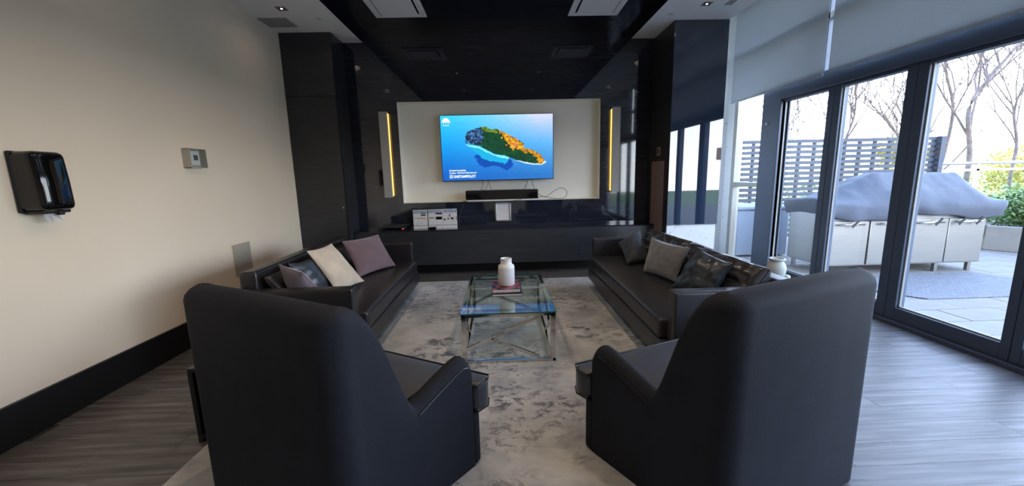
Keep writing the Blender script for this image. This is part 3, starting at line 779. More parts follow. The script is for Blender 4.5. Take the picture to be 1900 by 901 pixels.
box('body', (-1.75, 5.60, 0.668), (-1.36, 5.76, 0.712), M['black_plastic'], rb, bevel=0.005)
box('standby_light', (-1.405, 5.598, 0.686), (-1.385, 5.6005, 0.696), M['redled'], rb)

# ------------------------------------------------------------------ left wall fittings
dp = thing('paper_towel_dispenser', 'glossy black paper towel dispenser on the left beige wall', 'dispenser', (XL, 2.46, 1.27))
bm = bmesh.new()
y0, y1, z0, z1, dep = 2.305, 2.49, 1.262, 1.60, 0.145
# cover: boxy shell with rounded corners and a gently bowed front
add_box(bm, (XL + 0.004, y0, z0), (XL + dep, y1, z1))
bmesh.ops.bevel(bm, geom=[e for e in bm.edges if max(v.co.x for v in e.verts) > XL + 0.1], offset=0.034, segments=8, profile=0.5, affect='EDGES')
bmesh.ops.subdivide_edges(bm, edges=[e for e in bm.edges if e.calc_length() > 0.08], cuts=10, use_grid_fill=True)
for v_ in bm.verts:
    u_ = (v_.co.y - (y0 + y1) / 2) / ((y1 - y0) / 2); w_ = (v_.co.z - (z0 + z1) / 2) / ((z1 - z0) / 2)
    f_ = (v_.co.x - XL) / dep
    v_.co.x += f_ * (0.010 * (1 - u_ * u_) - 0.012 * w_ * (1 if w_ > 0 else 0.3))
finish(bm, 'cover', M['black_plastic'], dp, smooth=True)
box('backplate', (XL + 0.001, 2.30, 1.255), (XL + 0.02, 2.495, 1.602), M['black_matte'], dp, bevel=0.01)
box('lip', (XL + 0.01, 2.32, 1.246), (XL + 0.115, 2.475, 1.266), M['black_matte'], dp, bevel=0.006)
box('lever', (XL + 0.10, 2.40, 1.234), (XL + 0.125, 2.43, 1.262), M['black_matte'], dp, bevel=0.004)
box('emblem', (XL + 0.136, 2.445, 1.425), (XL + 0.1395, 2.460, 1.434), M['alu'], dp)
bm = bmesh.new()
for (ya, lean) in ((2.39, 0.015), (2.36, -0.01)):
    vs = [bm.verts.new(p) for p in ((XL + 0.07, ya, 1.248), (XL + 0.10, ya + 0.02, 1.248), (XL + 0.095 + lean, ya + 0.035, 1.195), (XL + 0.085 + lean, ya + 0.02, 1.20))]
    bm.faces.new(vs)
o = finish(bm, 'paper_towel', M['paper'], dp); sm_ = o.modifiers.new('s', 'SOLIDIFY'); sm_.thickness = 0.0015
tag(bpy.data.objects[o.name], 'torn end of white paper towel')

th = thing('thermostat', 'white thermostat inside a clear lockbox on the left wall', 'thermostat', (XL, 3.64, 1.53))
box('back_plate', (XL + 0.001, 3.545, 1.530), (XL + 0.008, 3.745, 1.700), M['plate'], th, bevel=0.003)
box('body', (XL + 0.008, 3.60, 1.555), (XL + 0.032, 3.70, 1.68), M['white_plastic'], th, bevel=0.005)
box('display', (XL + 0.032, 3.63, 1.60), (XL + 0.0335, 3.68, 1.645), M['lcd'], th)
box('clear_cover', (XL + 0.062, 3.55, 1.535), (XL + 0.0635, 3.74, 1.695), M['pane'], th)
boxes('cover_rim', [((XL + 0.008, 3.547, 1.532), (XL + 0.066, 3.551, 1.698)), ((XL + 0.008, 3.739, 1.532), (XL + 0.066, 3.743, 1.698)), ((XL + 0.008, 3.547, 1.694), (XL + 0.066, 3.743, 1.698)), ((XL + 0.008, 3.547, 1.532), (XL + 0.066, 3.743, 1.536))], M['plate'], th)
for q_ in [((XL + 0.008, 3.563, 1.545), (XL + 0.014, 3.572, 1.552)), ((XL + 0.008, 3.715, 1.545), (XL + 0.02, 3.727, 1.556)), ((XL + 0.008, 3.715, 1.675), (XL + 0.014, 3.724, 1.682))]: box('screw', q_[0], q_[1], M['alu'], th)
ap = thing('access_panel', 'painted beige access panel low on the left wall above the sofa', 'panel', (XL, 4.13, 0.5))
M['access'] = mat('darker_beige_panel_paint', (0.40, 0.35, 0.28), 0.6)  # a darker beige than the wall around it
bump(M['access'], 150, 0.05, 0.002)
box('panel_door', (XL + 0.001, 3.99, 0.45), (XL + 0.010, 4.27, 0.772), M['access'], ap, bevel=0.002)
box('panel_flange', (XL + 0.0005, 3.98, 0.44), (XL + 0.005, 4.28, 0.782), M['wall'], ap, bevel=0.001)

# ------------------------------------------------------------------ rug
bm = bmesh.new(); add_box(bm, (-1.62, 0.9, 0.001), (1.45, 5.20, 0.012))
rug = finish(bm, 'area_rug', M['rug'], bevel=0.004)
tag(rug, 'pale distressed cream and grey area rug under the seating', 'rug')

# ------------------------------------------------------------------ sofas
def soft_box(name, a, b, mt, parent, bevel=0.04, seg=5, puff=0.0, seed=0, cuts=10, wr=0.003):
    bm = bmesh.new(); add_box(bm, a, b)
    bmesh.ops.bevel(bm, geom=list(bm.edges), offset=bevel, segments=seg, profile=0.6, affect='EDGES')
    L = [e for e in bm.edges if e.calc_length() > 0.15]
    bmesh.ops.subdivide_edges(bm, edges=L, cuts=cuts, use_grid_fill=True)
    ctr = [(a[i] + b[i]) / 2 for i in range(3)]; half = [abs(b[i] - a[i]) / 2 for i in range(3)]
    for v in bm.verts:
        u = [(v.co[i] - ctr[i]) / half[i] for i in range(3)]
        # crown the top
        if u[2] > 0.5: v.co.z += puff * max(0, 1 - u[0] ** 4) * max(0, 1 - u[1] ** 4)
        v.co += v.co.normalized() * 0 + Vector((1, 1, 1)) * (mnoise.noise(v.co * 5 + Vector((seed, 0, 0))) * wr)
    return finish(bm, name, mt, parent, smooth=True)

def sofa(sg, y0, y1, xf, lab, mt, back_h, name_mt2, xb):
    """sg=+1: seat faces +X (left sofa); sg=-1: faces -X. xf = arm front x, xb = back x"""
    t = thing('leather_sofa', lab, 'sofa', ((xf + xb) / 2, (y0 + y1) / 2, 0.012))
    X = lambda d: xf - sg * d           # d metres behind the arm front
    def B(name, d0, d1, ya, yb, za, zb, bev=0.02, m=mt, **k):
        return soft_box(name, (min(X(d0), X(d1)), ya, za), (max(X(d0), X(d1)), yb, zb), m, t, bevel=bev, **k)
    D = abs(xf - xb)
    AW = 0.11
    B('base', 0.0, D, y0, y1, 0.12, 0.27, 0.015, wr=0.0)
    B('armrest', 0.0, D, y0, y0 + AW, 0.271, 0.63, 0.018, wr=0.001)
    B('armrest', 0.0, D, y1 - AW, y1, 0.271, 0.63, 0.018, wr=0.001)
    B('backrest', D - 0.13, D, y0 + AW, y1 - AW, 0.271, back_h, 0.03, wr=0.002)
    s = B('seat_cushion', -0.055, D - 0.14, y0 + AW + 0.002, y1 - AW - 0.002, 0.272, 0.415, 0.03, puff=0.012, seed=3)
    B('front_rail', -0.05, -0.001, y0 + 0.03, y1 - 0.03, 0.13, 0.268, 0.012, wr=0.0)
    bm = bmesh.new()
    for z in (0.292, 0.398):
        xx = X(-0.052)
        tube(bm, [(xx, y0 + AW + 0.03, z), (xx, y1 - AW - 0.03, z)], 0.004, 6)
    p = finish(bm, 'piping', M['pipe'], t); p.parent = s; p.matrix_parent_inverse = Matrix()
    for dx in (0.07, D - 0.08):
        for yy in (y0 + 0.10, y1 - 0.10):
            box('leg', (X(dx) - 0.02, yy - 0.02, 0.012), (X(dx) + 0.02, yy + 0.02, 0.121), M['chrome'], t, bevel=0.003)
    return t
ls = sofa(1, 2.74, 4.78, -1.075, 'black leather sofa along the left wall holding beige and mauve cushions', M['leather'], 0.75, None, -1.93)
rs_ = sofa(-1, 2.41, 4.74, 1.11, 'dark brown leather sofa on the right in front of the windows', M['leather2'], 0.66, None, 1.98)
# cushions spanned between four corner points (top left, top right, bottom right, bottom left as one faces them)
def quad_pillow(name, c, t, mt, lab, seed, wr=0.01, seam=None, parent=None, puff=0.5, pinch=0.07, n=30):
    TL, TR, BR, BL = [Vector(p) for p in c]
    nrm = ((TR - BL).cross(TL - BR)).normalized()
    ctr = (TL + TR + BR + BL) / 4
    bm = bmesh.new(); g = {}; off = Vector((seed * 7.3, seed * 1.7, 0))
    W_ = (TR - TL).length; H_ = (TL - BL).length
    for side in (1, -1):
        for i in range(n + 1):
            for j in range(n + 1):
                if (i in (0, n) or j in (0, n)) and side == -1: g[(side, i, j)] = g[(1, i, j)]; continue
                u = -math.cos(PI * i / n); v = -math.cos(PI * j / n)      # finer near the edges
                k = (1 - u * u) * (1 - v * v)
                uu = u * (1 - pinch * (1 - v * v)); vv = v * (1 - pinch * (1 - u * u))
                a, b2 = (uu + 1) / 2, (vv + 1) / 2
                p = (BL * (1 - a) + BR * a) * (1 - b2) + (TL * (1 - a) + TR * a) * b2
                q = Vector((u * W_ * 4, v * H_ * 4, side * 3)) + off
                w = mnoise.noise(q) * wr + mnoise.noise(q * 2.6) * wr * 0.5 + (abs(mnoise.noise(q * 1.7 + Vector((4, 4, 4)))) - .2) * wr * 0.9
                e = (i in (0, n) or j in (0, n))
                h = side * t / 2 * (max(k, 0) ** puff) + (w * min(1, k * 5) if not e else w * 0.4)
                g[(side, i, j)] = bm.verts.new(p + nrm * h)
        for i in range(n):
            for j in range(n):
                q = [g[(side, i, j)], g[(side, i + 1, j)], g[(side, i + 1, j + 1)], g[(side, i, j + 1)]]
                bm.faces.new(q)
    rim = [g[(1, i, 0)].co.copy() for i in range(n)] + [g[(1, n, j)].co.copy() for j in range(n)] + [g[(1, n - i, n)].co.copy() for i in range(n)] + [g[(1, 0, n - j)].co.copy() for j in range(n + 1)]
    if parent is None:
        # origin at the cushion's own centre
        for v in bm.verts: v.co -= ctr
    o = finish(bm, name, mt, parent, smooth=True)
    if parent is None: o.location = ctr
    if lab: tag(o, lab, 'cushion')
    if seam:
        bm = bmesh.new(); tube(bm, [r if parent else r - ctr for r in rim], 0.0035, 6, cap=False)
        s_ = finish(bm, 'piping', seam, None, smooth=True); s_.parent = o
        if parent: s_.data.transform(wmat(parent).inverted())
    return o
L2 = leather('glossy_brown_back_leather', (0.034, 0.032, 0.034), 0.24)
quad_pillow('back_cushion', [(1.80, 4.60, .735), (1.80, 3.60, .745), (1.66, 3.60, .44), (1.66, 4.60, .44)], 0.25, L2, None, 5, 0.048, M['pipe'], rs_, 0.30, 0.03, 44)
quad_pillow('back_cushion', [(1.80, 3.58, .745), (1.81, 2.55, .735), (1.67, 2.53, .44), (1.66, 3.58, .44)], 0.29, L2, None, 9, 0.052, M['pipe'], rs_, 0.30, 0.03, 44)
quad_pillow('back_cushion', [(-1.76, 2.88, .70), (-1.76, 3.74, .70), (-1.62, 3.74, .43), (-1.62, 2.88, .43)], 0.17, M['leather'], None, 12, 0.012, M['pipe'], ls, 0.32, 0.03, 36)
quad_pillow('back_cushion', [(-1.76, 3.76, .70), (-1.76, 4.64, .70), (-1.62, 4.64, .43), (-1.62, 3.76, .43)], 0.17, M['leather'], None, 15, 0.012, M['pipe'], ls, 0.32, 0.03, 36)
quad_pillow('throw_cushion', [(-1.66, 4.10, .765), (-1.42, 4.54, .765), (-1.20, 4.36, .44), (-1.43, 3.86, .44)], 0.13, M['mauve'], 'mauve velvet cushion at the far end of the black sofa', 1, 0.006, M['mauve'])
quad_pillow('throw_cushion', [(-1.62, 3.27, .82), (-1.58, 3.66, .815), (-1.30, 3.62, .46), (-1.40, 3.27, .45)], 0.11, M['beige_p'], 'beige velvet lumbar cushion leaning in the middle of the black sofa', 2, 0.006, M['beige_p'])
quad_pillow('throw_cushion', [(-1.67, 2.93, .79), (-1.47, 2.86, .735), (-1.40, 3.08, .47), (-1.62, 2.98, .44)], 0.14, M['mauve2'], 'small grey mauve cushion behind the near arm of the black sofa', 3, 0.006, M['mauve'])
quad_pillow('throw_cushion', [(-1.66, 3.04, .77), (-1.60, 3.30, .745), (-1.48, 3.34, .46), (-1.54, 3.04, .45)], 0.12, M['leatherblue'], 'dark glossy leather cushion behind the grey mauve one on the left sofa', 4, 0.012, M['pipe'])
quad_pillow('throw_cushion', [(1.37, 4.50, .60), (1.60, 4.47, .75), (1.58, 4.08, .48), (1.33, 4.05, .45)], 0.15, M['charcoal_p'], 'charcoal cushion at the far end of the brown sofa', 5, 0.010, M['charcoal_p'])
quad_pillow('throw_cushion', [(1.49, 3.82, .76), (1.60, 3.25, .755), (1.50, 3.27, .46), (1.38, 3.72, .45)], 0.13, M['silver'], 'silver grey woven cushion in the middle of the brown sofa', 6, 0.008, M['silver'])
quad_pillow('throw_cushion', [(1.56, 3.02, .80), (1.62, 2.66, .75), (1.50, 2.68, .47), (1.36, 3.06, .455)], 0.16, M['leatherblue'], 'slate leather cushion at the near end of the brown sofa', 7, 0.022, M['pipe'])

# ------------------------------------------------------------------ armchairs
def armchair(cx, cy, ang, lab, wb, wf, dep, hs=1.0):
    """local frame: +y is the way the chair faces, origin at the middle of the back, on the floor"""
    t = thing('armchair', lab, 'armchair', (cx, cy, 0.0), ang)
    r = 0.10; k_ = dep / 0.63
    # height of the shell against the distance y from the back plane
    prof = [(0.0, .965), (0.06, .972), (0.10, .965), (0.14, .935), (0.18, .875), (0.22, .775), (0.255, .665), (0.285, .575), (0.312, .508), (0.33, .482), (0.35, .490), (0.45, .535), (0.55, .575), (0.59, .585), (0.615, .575), (0.63, .545)]
    prof = [(a if a < .33 else .33 + (a - .33) * (dep - .33) / .30, b * (hs if b > .6 else 1)) for a, b in prof]
    def hz(y):
        for (a, b), (c, d) in zip(prof[:-1], prof[1:]):
            if a <= y <= c: return b + (d - b) * (y - a) / (c - a)
        return prof[-1][1] if y > 0.3 else prof[0][1]
    def sidex(y): return wb + (wf - wb) * (y / dep)
    outer = []
    ys = [dep - k * (dep - r) / 44 for k in range(45)]
    for y in ys: outer.append((sidex(y), y))
    for k in range(1, 9):
        a = k / 8 * PI / 2
        outer.append((sidex(r) - r + r * math.cos(a), r - r * math.sin(a)))
    nb_ = 14
    xe = sidex(r) - r
    for k in range(1, nb_): outer.append((xe - 2 * xe * k / nb_, -0.012 * math.sin(PI * k / nb_)))
    mirror = [(-x, y) for x, y in outer[:53][::-1]]
    path = outer + mirror
    N = len(path)
    bm = bmesh.new()
    th_side, th_back = 0.095, 0.15
    rows = []
    for i, (x, y) in enumerate(path):
        a = Vector(path[max(i - 1, 0)]); b2 = Vector(path[min(i + 1, N - 1)])
        d = (b2 - a).normalized(); nrm = Vector((d.y, -d.x))     # candidate normal
        c = Vector((0, 0.35)) - Vector((x, y))
        if nrm.dot(c) < 0: nrm = -nrm
        tt = th_side + (th_back - th_side) * max(0, min(1, (0.20 - y) / 0.2))
        # top crown of the back: slightly higher in the middle
        h = hz(max(0.0, y)) + 0.012 * (1 - min(1, abs(x) / wb) ** 2) * (1 if y < 0.1 else 0)
        P = Vector((x, y)); Q = P + nrm * tt
        e = 0.055
        sec = [(P, 0.014), (P, 0.12), (P, h * 0.45), (P, h * 0.7), (P, h - e)]
        for s in range(1, 8):
            al = s / 8 * PI
            mid = (P + Q) / 2
            sec.append((mid + (P - mid) * math.cos(al), h - e + e * math.sin(al)))
        sec += [(Q, h - e), (Q, h * 0.7), (Q, max(0.10, h * 0.4)), (Q, 0.014)]
        rows.append([bm.verts.new((s[0].x, s[0].y, s[1])) for s in sec])
    for A, B in zip(rows[:-1], rows[1:]):
        for k in range(len(A)):
            bm.faces.new((A[k], A[(k + 1) % len(A)], B[(k + 1) % len(A)], B[k]))
    bm.faces.new(rows[0]); bm.faces.new(rows[-1][::-1])
    sh = finish(bm, 'upholstered_shell', M['chair'], t, world=False, smooth=True)
    sh.data.set_sharp_from_angle(angle=math.radians(55))
    # front base rail and plinth
    boxes('base', [((-0.33, 0.18, 0.016), (0.33, dep + .015, 0.285)), ((-wf - .005, dep + .001, 0.016), (wf + .005, dep + .05, 0.285))], M['chair'], t, world=False, bevel=0.012)
    # T cushion
    bm = bmesh.new()
    pl = [(-0.395, 0.14), (0.395, 0.14), (0.405, dep + .012), (wf + .02, dep + .014), (wf + .035, dep + .08), (wf + .01, dep + .135), (-wf - .01, dep + .135), (-wf - .035, dep + .08), (-wf - .02, dep + .014), (-0.405, dep + .012)]
    vb = [bm.verts.new((x, y, 0.29)) for x, y in pl]; vt = [bm.verts.new((x, y, 0.43)) for x, y in pl]
    bm.faces.new(vb[::-1]); bm.faces.new(vt)
    for k in range(len(pl)): bm.faces.new((vb[k], vb[(k + 1) % len(pl)], vt[(k + 1) % len(pl)], vt[k]))
    sc = finish(bm, 'seat_cushion', M['chairseat'], t, world=False, bevel=0.025, seg=5, smooth=True)
    bm = bmesh.new()
    for z in (0.298, 0.424):
        tube(bm, [(x * 1.0, y, z) for x, y in [(0.405, dep + .008)] + pl[3:9] + [(-0.405, dep + .008)]], 0.005, 6)
    tube(bm, [(0.388, 0.16, 0.432), (0.399, 0.62, 0.432)], 0.004, 6); tube(bm, [(-0.388, 0.16, 0.432), (-0.399, 0.62, 0.432)], 0.004, 6)
    pp = finish(bm, 'piping', M['pipe'], None, world=False); pp.parent = sc
    boxes('backrest_cushion', [((-0.30, 0.148, 0.43), (0.30, 0.215, 0.90))], M['chairseat'], t, world=False, bevel=0.03)
    # seam welt along the near top edge of the arms
    for s in (1, -1):
        bm = bmesh.new()
        pts = [((sidex(y) + 0.001) * s, y, hz(y) - 0.045) for y in [0.34 + k * 0.0275 for k in range(11)]]
        tube(bm, pts, 0.0035, 6)
        w = finish(bm, 'welt', M['pipe'], None, world=False); w.parent = sh
    for sx, sy in ((-.32, .12), (.32, .12), (-.38, .56), (.38, .56)):
        box('leg', (sx - 0.025, sy - 0.025, 0.012), (sx + 0.025, sy + 0.025, 0.018), M['black_matte'], t, world=False)
    return t
armchair(-0.985, 1.435, -math.radians(28), 'dark charcoal armchair at left foreground, seen from behind', 0.452, 0.60, 0.635)
armchair(1.186, 1.38, math.radians(21.5), 'slate grey armchair at right foreground, seen from behind', 0.435, 0.56, 0.655, 1.01)

# ------------------------------------------------------------------ coffee table
ct = thing('coffee_table', 'glass-topped chrome coffee table on the rug', 'coffee table', (0.035, 3.33, 0.012))
X0, X1, Y0, Y1, ZT = -0.315, 0.385, 2.78, 3.92, 0.405
box('glass_top', (X0 - 0.005, Y0 - 0.005, ZT - 0.010), (X1 + 0.005, Y1 + 0.005, ZT), M['table_glass'], ct)
boxes('glass_rim', [((X0 - 0.007, Y0 - 0.007, ZT - 0.011), (X1 + 0.007, Y0 - 0.0045, ZT + 0.0005)), ((X0 - 0.007, Y1 + 0.0045, ZT - 0.011), (X1 + 0.007, Y1 + 0.007, ZT + 0.0005)),
                    ((X0 - 0.007, Y0, ZT - 0.011), (X0 - 0.0045, Y1, ZT + 0.0005)), ((X1 + 0.0045, Y0, ZT - 0.011), (X1 + 0.007, Y1, ZT + 0.0005))], M['glass_edge'], ct)
W = 0.035
boxes('top_frame', [((X0, Y0, ZT - 0.032), (X1, Y0 + 0.02, ZT - 0.012)), ((X0, Y1 - 0.02, ZT - 0.032), (X1, Y1, ZT - 0.012)), ((X0, Y0, ZT - 0.032), (X0 + 0.02, Y1, ZT - 0.012)), ((X1 - 0.02, Y0, ZT - 0.032), (X1, Y1, ZT - 0.012))], M['chrome'], ct)
boxes('bottom_frame', [((X0, Y0, 0.013), (X1, Y0 + 0.02, 0.033)), ((X0, Y1 - 0.02, 0.013), (X1, Y1, 0.033)), ((X0, Y0, 0.013), (X0 + 0.02, Y1, 0.033)), ((X1 - 0.02, Y0, 0.013), (X1, Y1, 0.033))], M['chrome'], ct)
for x in (X0, X1 - W):
    for y in (Y0 + 0.001, Y1 - W - 0.001):
        box('leg', (x, y, 0.033), (x + W, y + W, ZT - 0.032), M['chrome'], ct)
def diag(p, q):
    bm = bmesh.new(); bar(bm, p, q, 0.018, 0.024, up=(0, 0, 1)); finish(bm, 'diagonal_bar', M['chrome'], ct)
za, zb = 0.035, ZT - 0.034
for yy in (Y0 + 0.011, Y1 - 0.011):
    diag((X0 + 0.03, yy, 0.12), (X1 - 0.12, yy, zb))
    diag((X0 + 0.22, yy, 0.20), (X1 - 0.10, yy, za))
for xx in (X0 + 0.011, X1 - 0.011):
    diag((xx, Y0 + 0.03, zb), (xx, Y0 + 0.55, za))
    diag((xx, Y0 + 0.30, 0.20), (xx, Y1 - 0.25, zb))
    diag((xx, Y1 - 0.03, za), (xx, Y1 - 0.45, zb - 0.12))
bk = thing('coffee_table_book', 'thick book with dark red patterned cover on the glass table', 'book', (0.03, 3.35, ZT + 0.024), 0.02)
box('pages', (-0.118, -0.15, 0.004), (0.112, 0.15, 0.030), M['pages'], bk, world=False)
boxes('cover', [((-0.120, -0.153, 0.030), (0.116, 0.153, 0.034)), ((-0.120, -0.153, 0.0005), (0.116, 0.153, 0.004)), ((-0.123, -0.153, 0.0005), (-0.119, 0.153, 0.034))], M['bookred'], bk, world=False)
bk2 = thing('coffee_table_book', 'dark grey book under the red patterned one', 'book', (0.04, 3.33, ZT + 0.0012), -0.01)
box('pages', (-0.125, -0.155, 0.003), (0.118, 0.155, 0.019), M['pages'], bk2, world=False)
boxes('cover', [((-0.127, -0.158, 0.019), (0.122, 0.158, 0.0225)), ((-0.127, -0.158, 0.0), (0.122, 0.158, 0.003)), ((-0.130, -0.158, 0.0), (-0.126, 0.158, 0.0225))], M['black_wood'], bk2, world=False)
bm = bmesh.new()
lathe(bm, [(0, 0), (0.056, 0), (0.062, 0.008), (0.062, 0.135), (0.060, 0.152), (0.046, 0.162), (0.042, 0.168), (0.042, 0.200), (0.044, 0.205), (0.040, 0.207), (0.037, 0.200), (0.037, 0.160), (0.0, 0.150)], (0.035, 3.33, ZT + 0.0585), 40)
for v_ in bm.verts: v_.co = Vector((0.035, 3.33, ZT + 0.0585)) + (v_.co - Vector((0.035, 3.33, ZT + 0.0585))) * 1.14
v = finish(bm, 'ceramic_vase', M['ceramic'], smooth=True); v.data.set_sharp_from_angle(angle=math.radians(60))
tag(v, 'white cylindrical ceramic vase with short neck on the books', 'vase')

# side tables
st = thing('side_table', 'black cube side table behind the left armchair, by the wall', 'side table', (-1.46, 2.2, 0))
box('top', (-1.69, 2.0, 0.405), (-1.25, 2.42, 0.43), M['black_wood'], st, bevel=0.003)
boxes('side_panel', [((-1.69, 2.0, 0.0), (-1.665, 2.42, 0.405)), ((-1.275, 2.0, 0.0), (-1.25, 2.42, 0.405)), ((-1.665, 2.40, 0.0), (-1.275, 2.42, 0.405)), ((-1.665, 2.0, 0.02), (-1.275, 2.40, 0.045))], M['black_wood'], st)
st2 = thing('side_table', 'dark side table behind the right sofa carrying a vase', 'side table', (2.28, 3.05, 0))
box('top', (2.07, 2.82, 0.375), (2.50, 3.27, 0.40), M['black_wood'], st2, bevel=0.003)
for x in (2.075, 2.47):
    for y in (2.825, 3.24):
        box('leg', (x, y, 0), (x + 0.025, y + 0.025, 0.375), M['black_wood'], st2)
bm = bmesh.new()
prof = [(0, 0), (0.045, 0), (0.050, 0.01), (0.046, 0.05), (0.056, 0.10), (0.078, 0.145), (0.082, 0.175), (0.072, 0.200), (0.056, 0.215), (0.054, 0.222), (0.070, 0.228), (0.070, 0.236), (0.055, 0.238), (0.045, 0.225), (0.0, 0.2)]
lathe(bm, [(r_ * 0.86, z_ * 1.26) for r_, z_ in prof], (2.20, 3.02, 0.4005), 36)
v = finish(bm, 'ceramic_vase', M['vase_grey'], smooth=True)
tag(v, 'pale grey-green urn-shaped vase on the side table by the windows', 'vase')
bm = bmesh.new(); lathe(bm, [(0, 0), (0.028, 0), (0.03, 0.01), (0.03, 0.125), (0.024, 0.155), (0.0, 0.165)], (2.285, 3.01, 0.4005), 24)
v = finish(bm, 'small_jar', M['vase_grey'], smooth=True)
tag(v, 'small round-topped pale jar right of the grey-green urn vase', 'jar')

# building beside the glazing; unseen wall above added to screen sky from the pavers
box('wall_facade_sky_block', (3.60, -20, 3.80), (3.95, 12, 14), M['concrete'], kind='structure')
box('wall_facade_side', (2.9, 6.26, 0), (3.66, 12, 3.80), M['concrete'], kind='structure')

# ------------------------------------------------------------------ terrace
tr = thing('terrace', None, None, (0, 0, 0), kind='structure')
box('terrace_bed', (3.63, -6.0, -0.12), (16, 9.2, -0.022), M['soil'], tr)
PX, PY = 0.610, 0.306
pm = None; nrow = 0
for j in range(-3, 26):
    yy = 3.28 - 0.306 * 8 + j * PY
    for i in range(0, 14):
        xx = 3.65 + i * PX - (0.305 if j % 2 else 0.0)
        if xx < 3.64: xx2 = 3.65; wdt = xx + PX - 3.65
        else: xx2 = xx; wdt = PX
        # keep only what the doors let the camera see
        yc, xc = yy + PY / 2, xx2 + wdt / 2
        if not (1.3 < yc < 8.2): continue
        if yc / xc < 0.40 or yc / xc > 1.75: continue
        nrow += 1
        if wdt == PX and pm: o = bpy.data.objects.new('paver', pm); COL.objects.link(o); o.parent = tr
        else:
            bm = bmesh.new(); add_box(bm, (0.005, 0.005, -0.035), (wdt - 0.005, PY - 0.005, 0.0)); o = finish(bm, 'paver', M['paver']); o.parent = tr
            if wdt == PX: pm = o.data
        o.location = (xx2, yy, -0.001 * rnd.random() * 2)
box('paver_field', (3.65, -6.0, -0.022), (16, 1.4, -0.003), M['paver'], tr)
box('paver_field', (8.0, 1.4, -0.022), (16, 3.1, -0.004), M['paver'], tr)

# rubber mat
bm = bmesh.new()
pl = [(4.50, 3.88), (5.55, 3.88), (6.40, 4.35), (6.10, 4.84), (4.55, 4.84), (4.25, 4.45), (4.25, 4.15)]
vb = [bm.verts.new((x, y, 0.0)) for x, y in pl]; vt = [bm.verts.new((x, y, 0.012)) for x, y in pl]
bm.faces.new(vb[::-1]); bm.faces.new(vt)
for k in range(len(pl)): bm.faces.new((vb[k], vb[(k + 1) % len(pl)], vt[(k + 1) % len(pl)], vt[k]))
o = finish(bm, 'rubber_mat', M['mat'], bevel=0.003); tag(o, 'grey textured rubber mat on the pavers before the grill', 'mat')

# grill
GY0, GY1, GX0, GX1 = 4.92, 5.62, 4.235, 6.34
gr = thing('grill_station', 'long stainless steel outdoor grill station under a grey cover', 'grill', (5.29, 5.27, 0))
box('carcass', (GX0, GY0 + 0.022, 0.12), (GX1, GY1, 0.80), M['steel'], gr, bevel=0.004)
edges = [(4.245, 4.765), (4.785, 5.285), (5.305, 5.825), (5.835, 6.325)]
for a, b2 in edges:
    d = box('door', (a, GY0, 0.135), (b2, GY0 + 0.02, 0.715), M['steel'], gr, bevel=0.006)
    bm = bmesh.new(); tube(bm, [(a + 0.09, GY0 - 0.03, 0.672), (b2 - 0.09, GY0 - 0.03, 0.672)], 0.012, 12)
    for xx in (a + 0.11, b2 - 0.11): tube(bm, [(xx, GY0 - 0.03, 0.672), (xx, GY0, 0.672)], 0.007, 8)
    h = finish(bm, 'handle', M['chrome'], gr, smooth=True); h.parent = d; h.matrix_parent_inverse = Matrix()
for xx in (4.30, 5.29, 5.80, 6.26):
    for yy in (GY0 + 0.05, GY1 - 0.08):
        box('leg', (xx - 0.022, yy, 0.0), (xx + 0.022, yy + 0.04, 0.125), M['steel'], gr)
for xx in (4.27, 6.30):
    pass
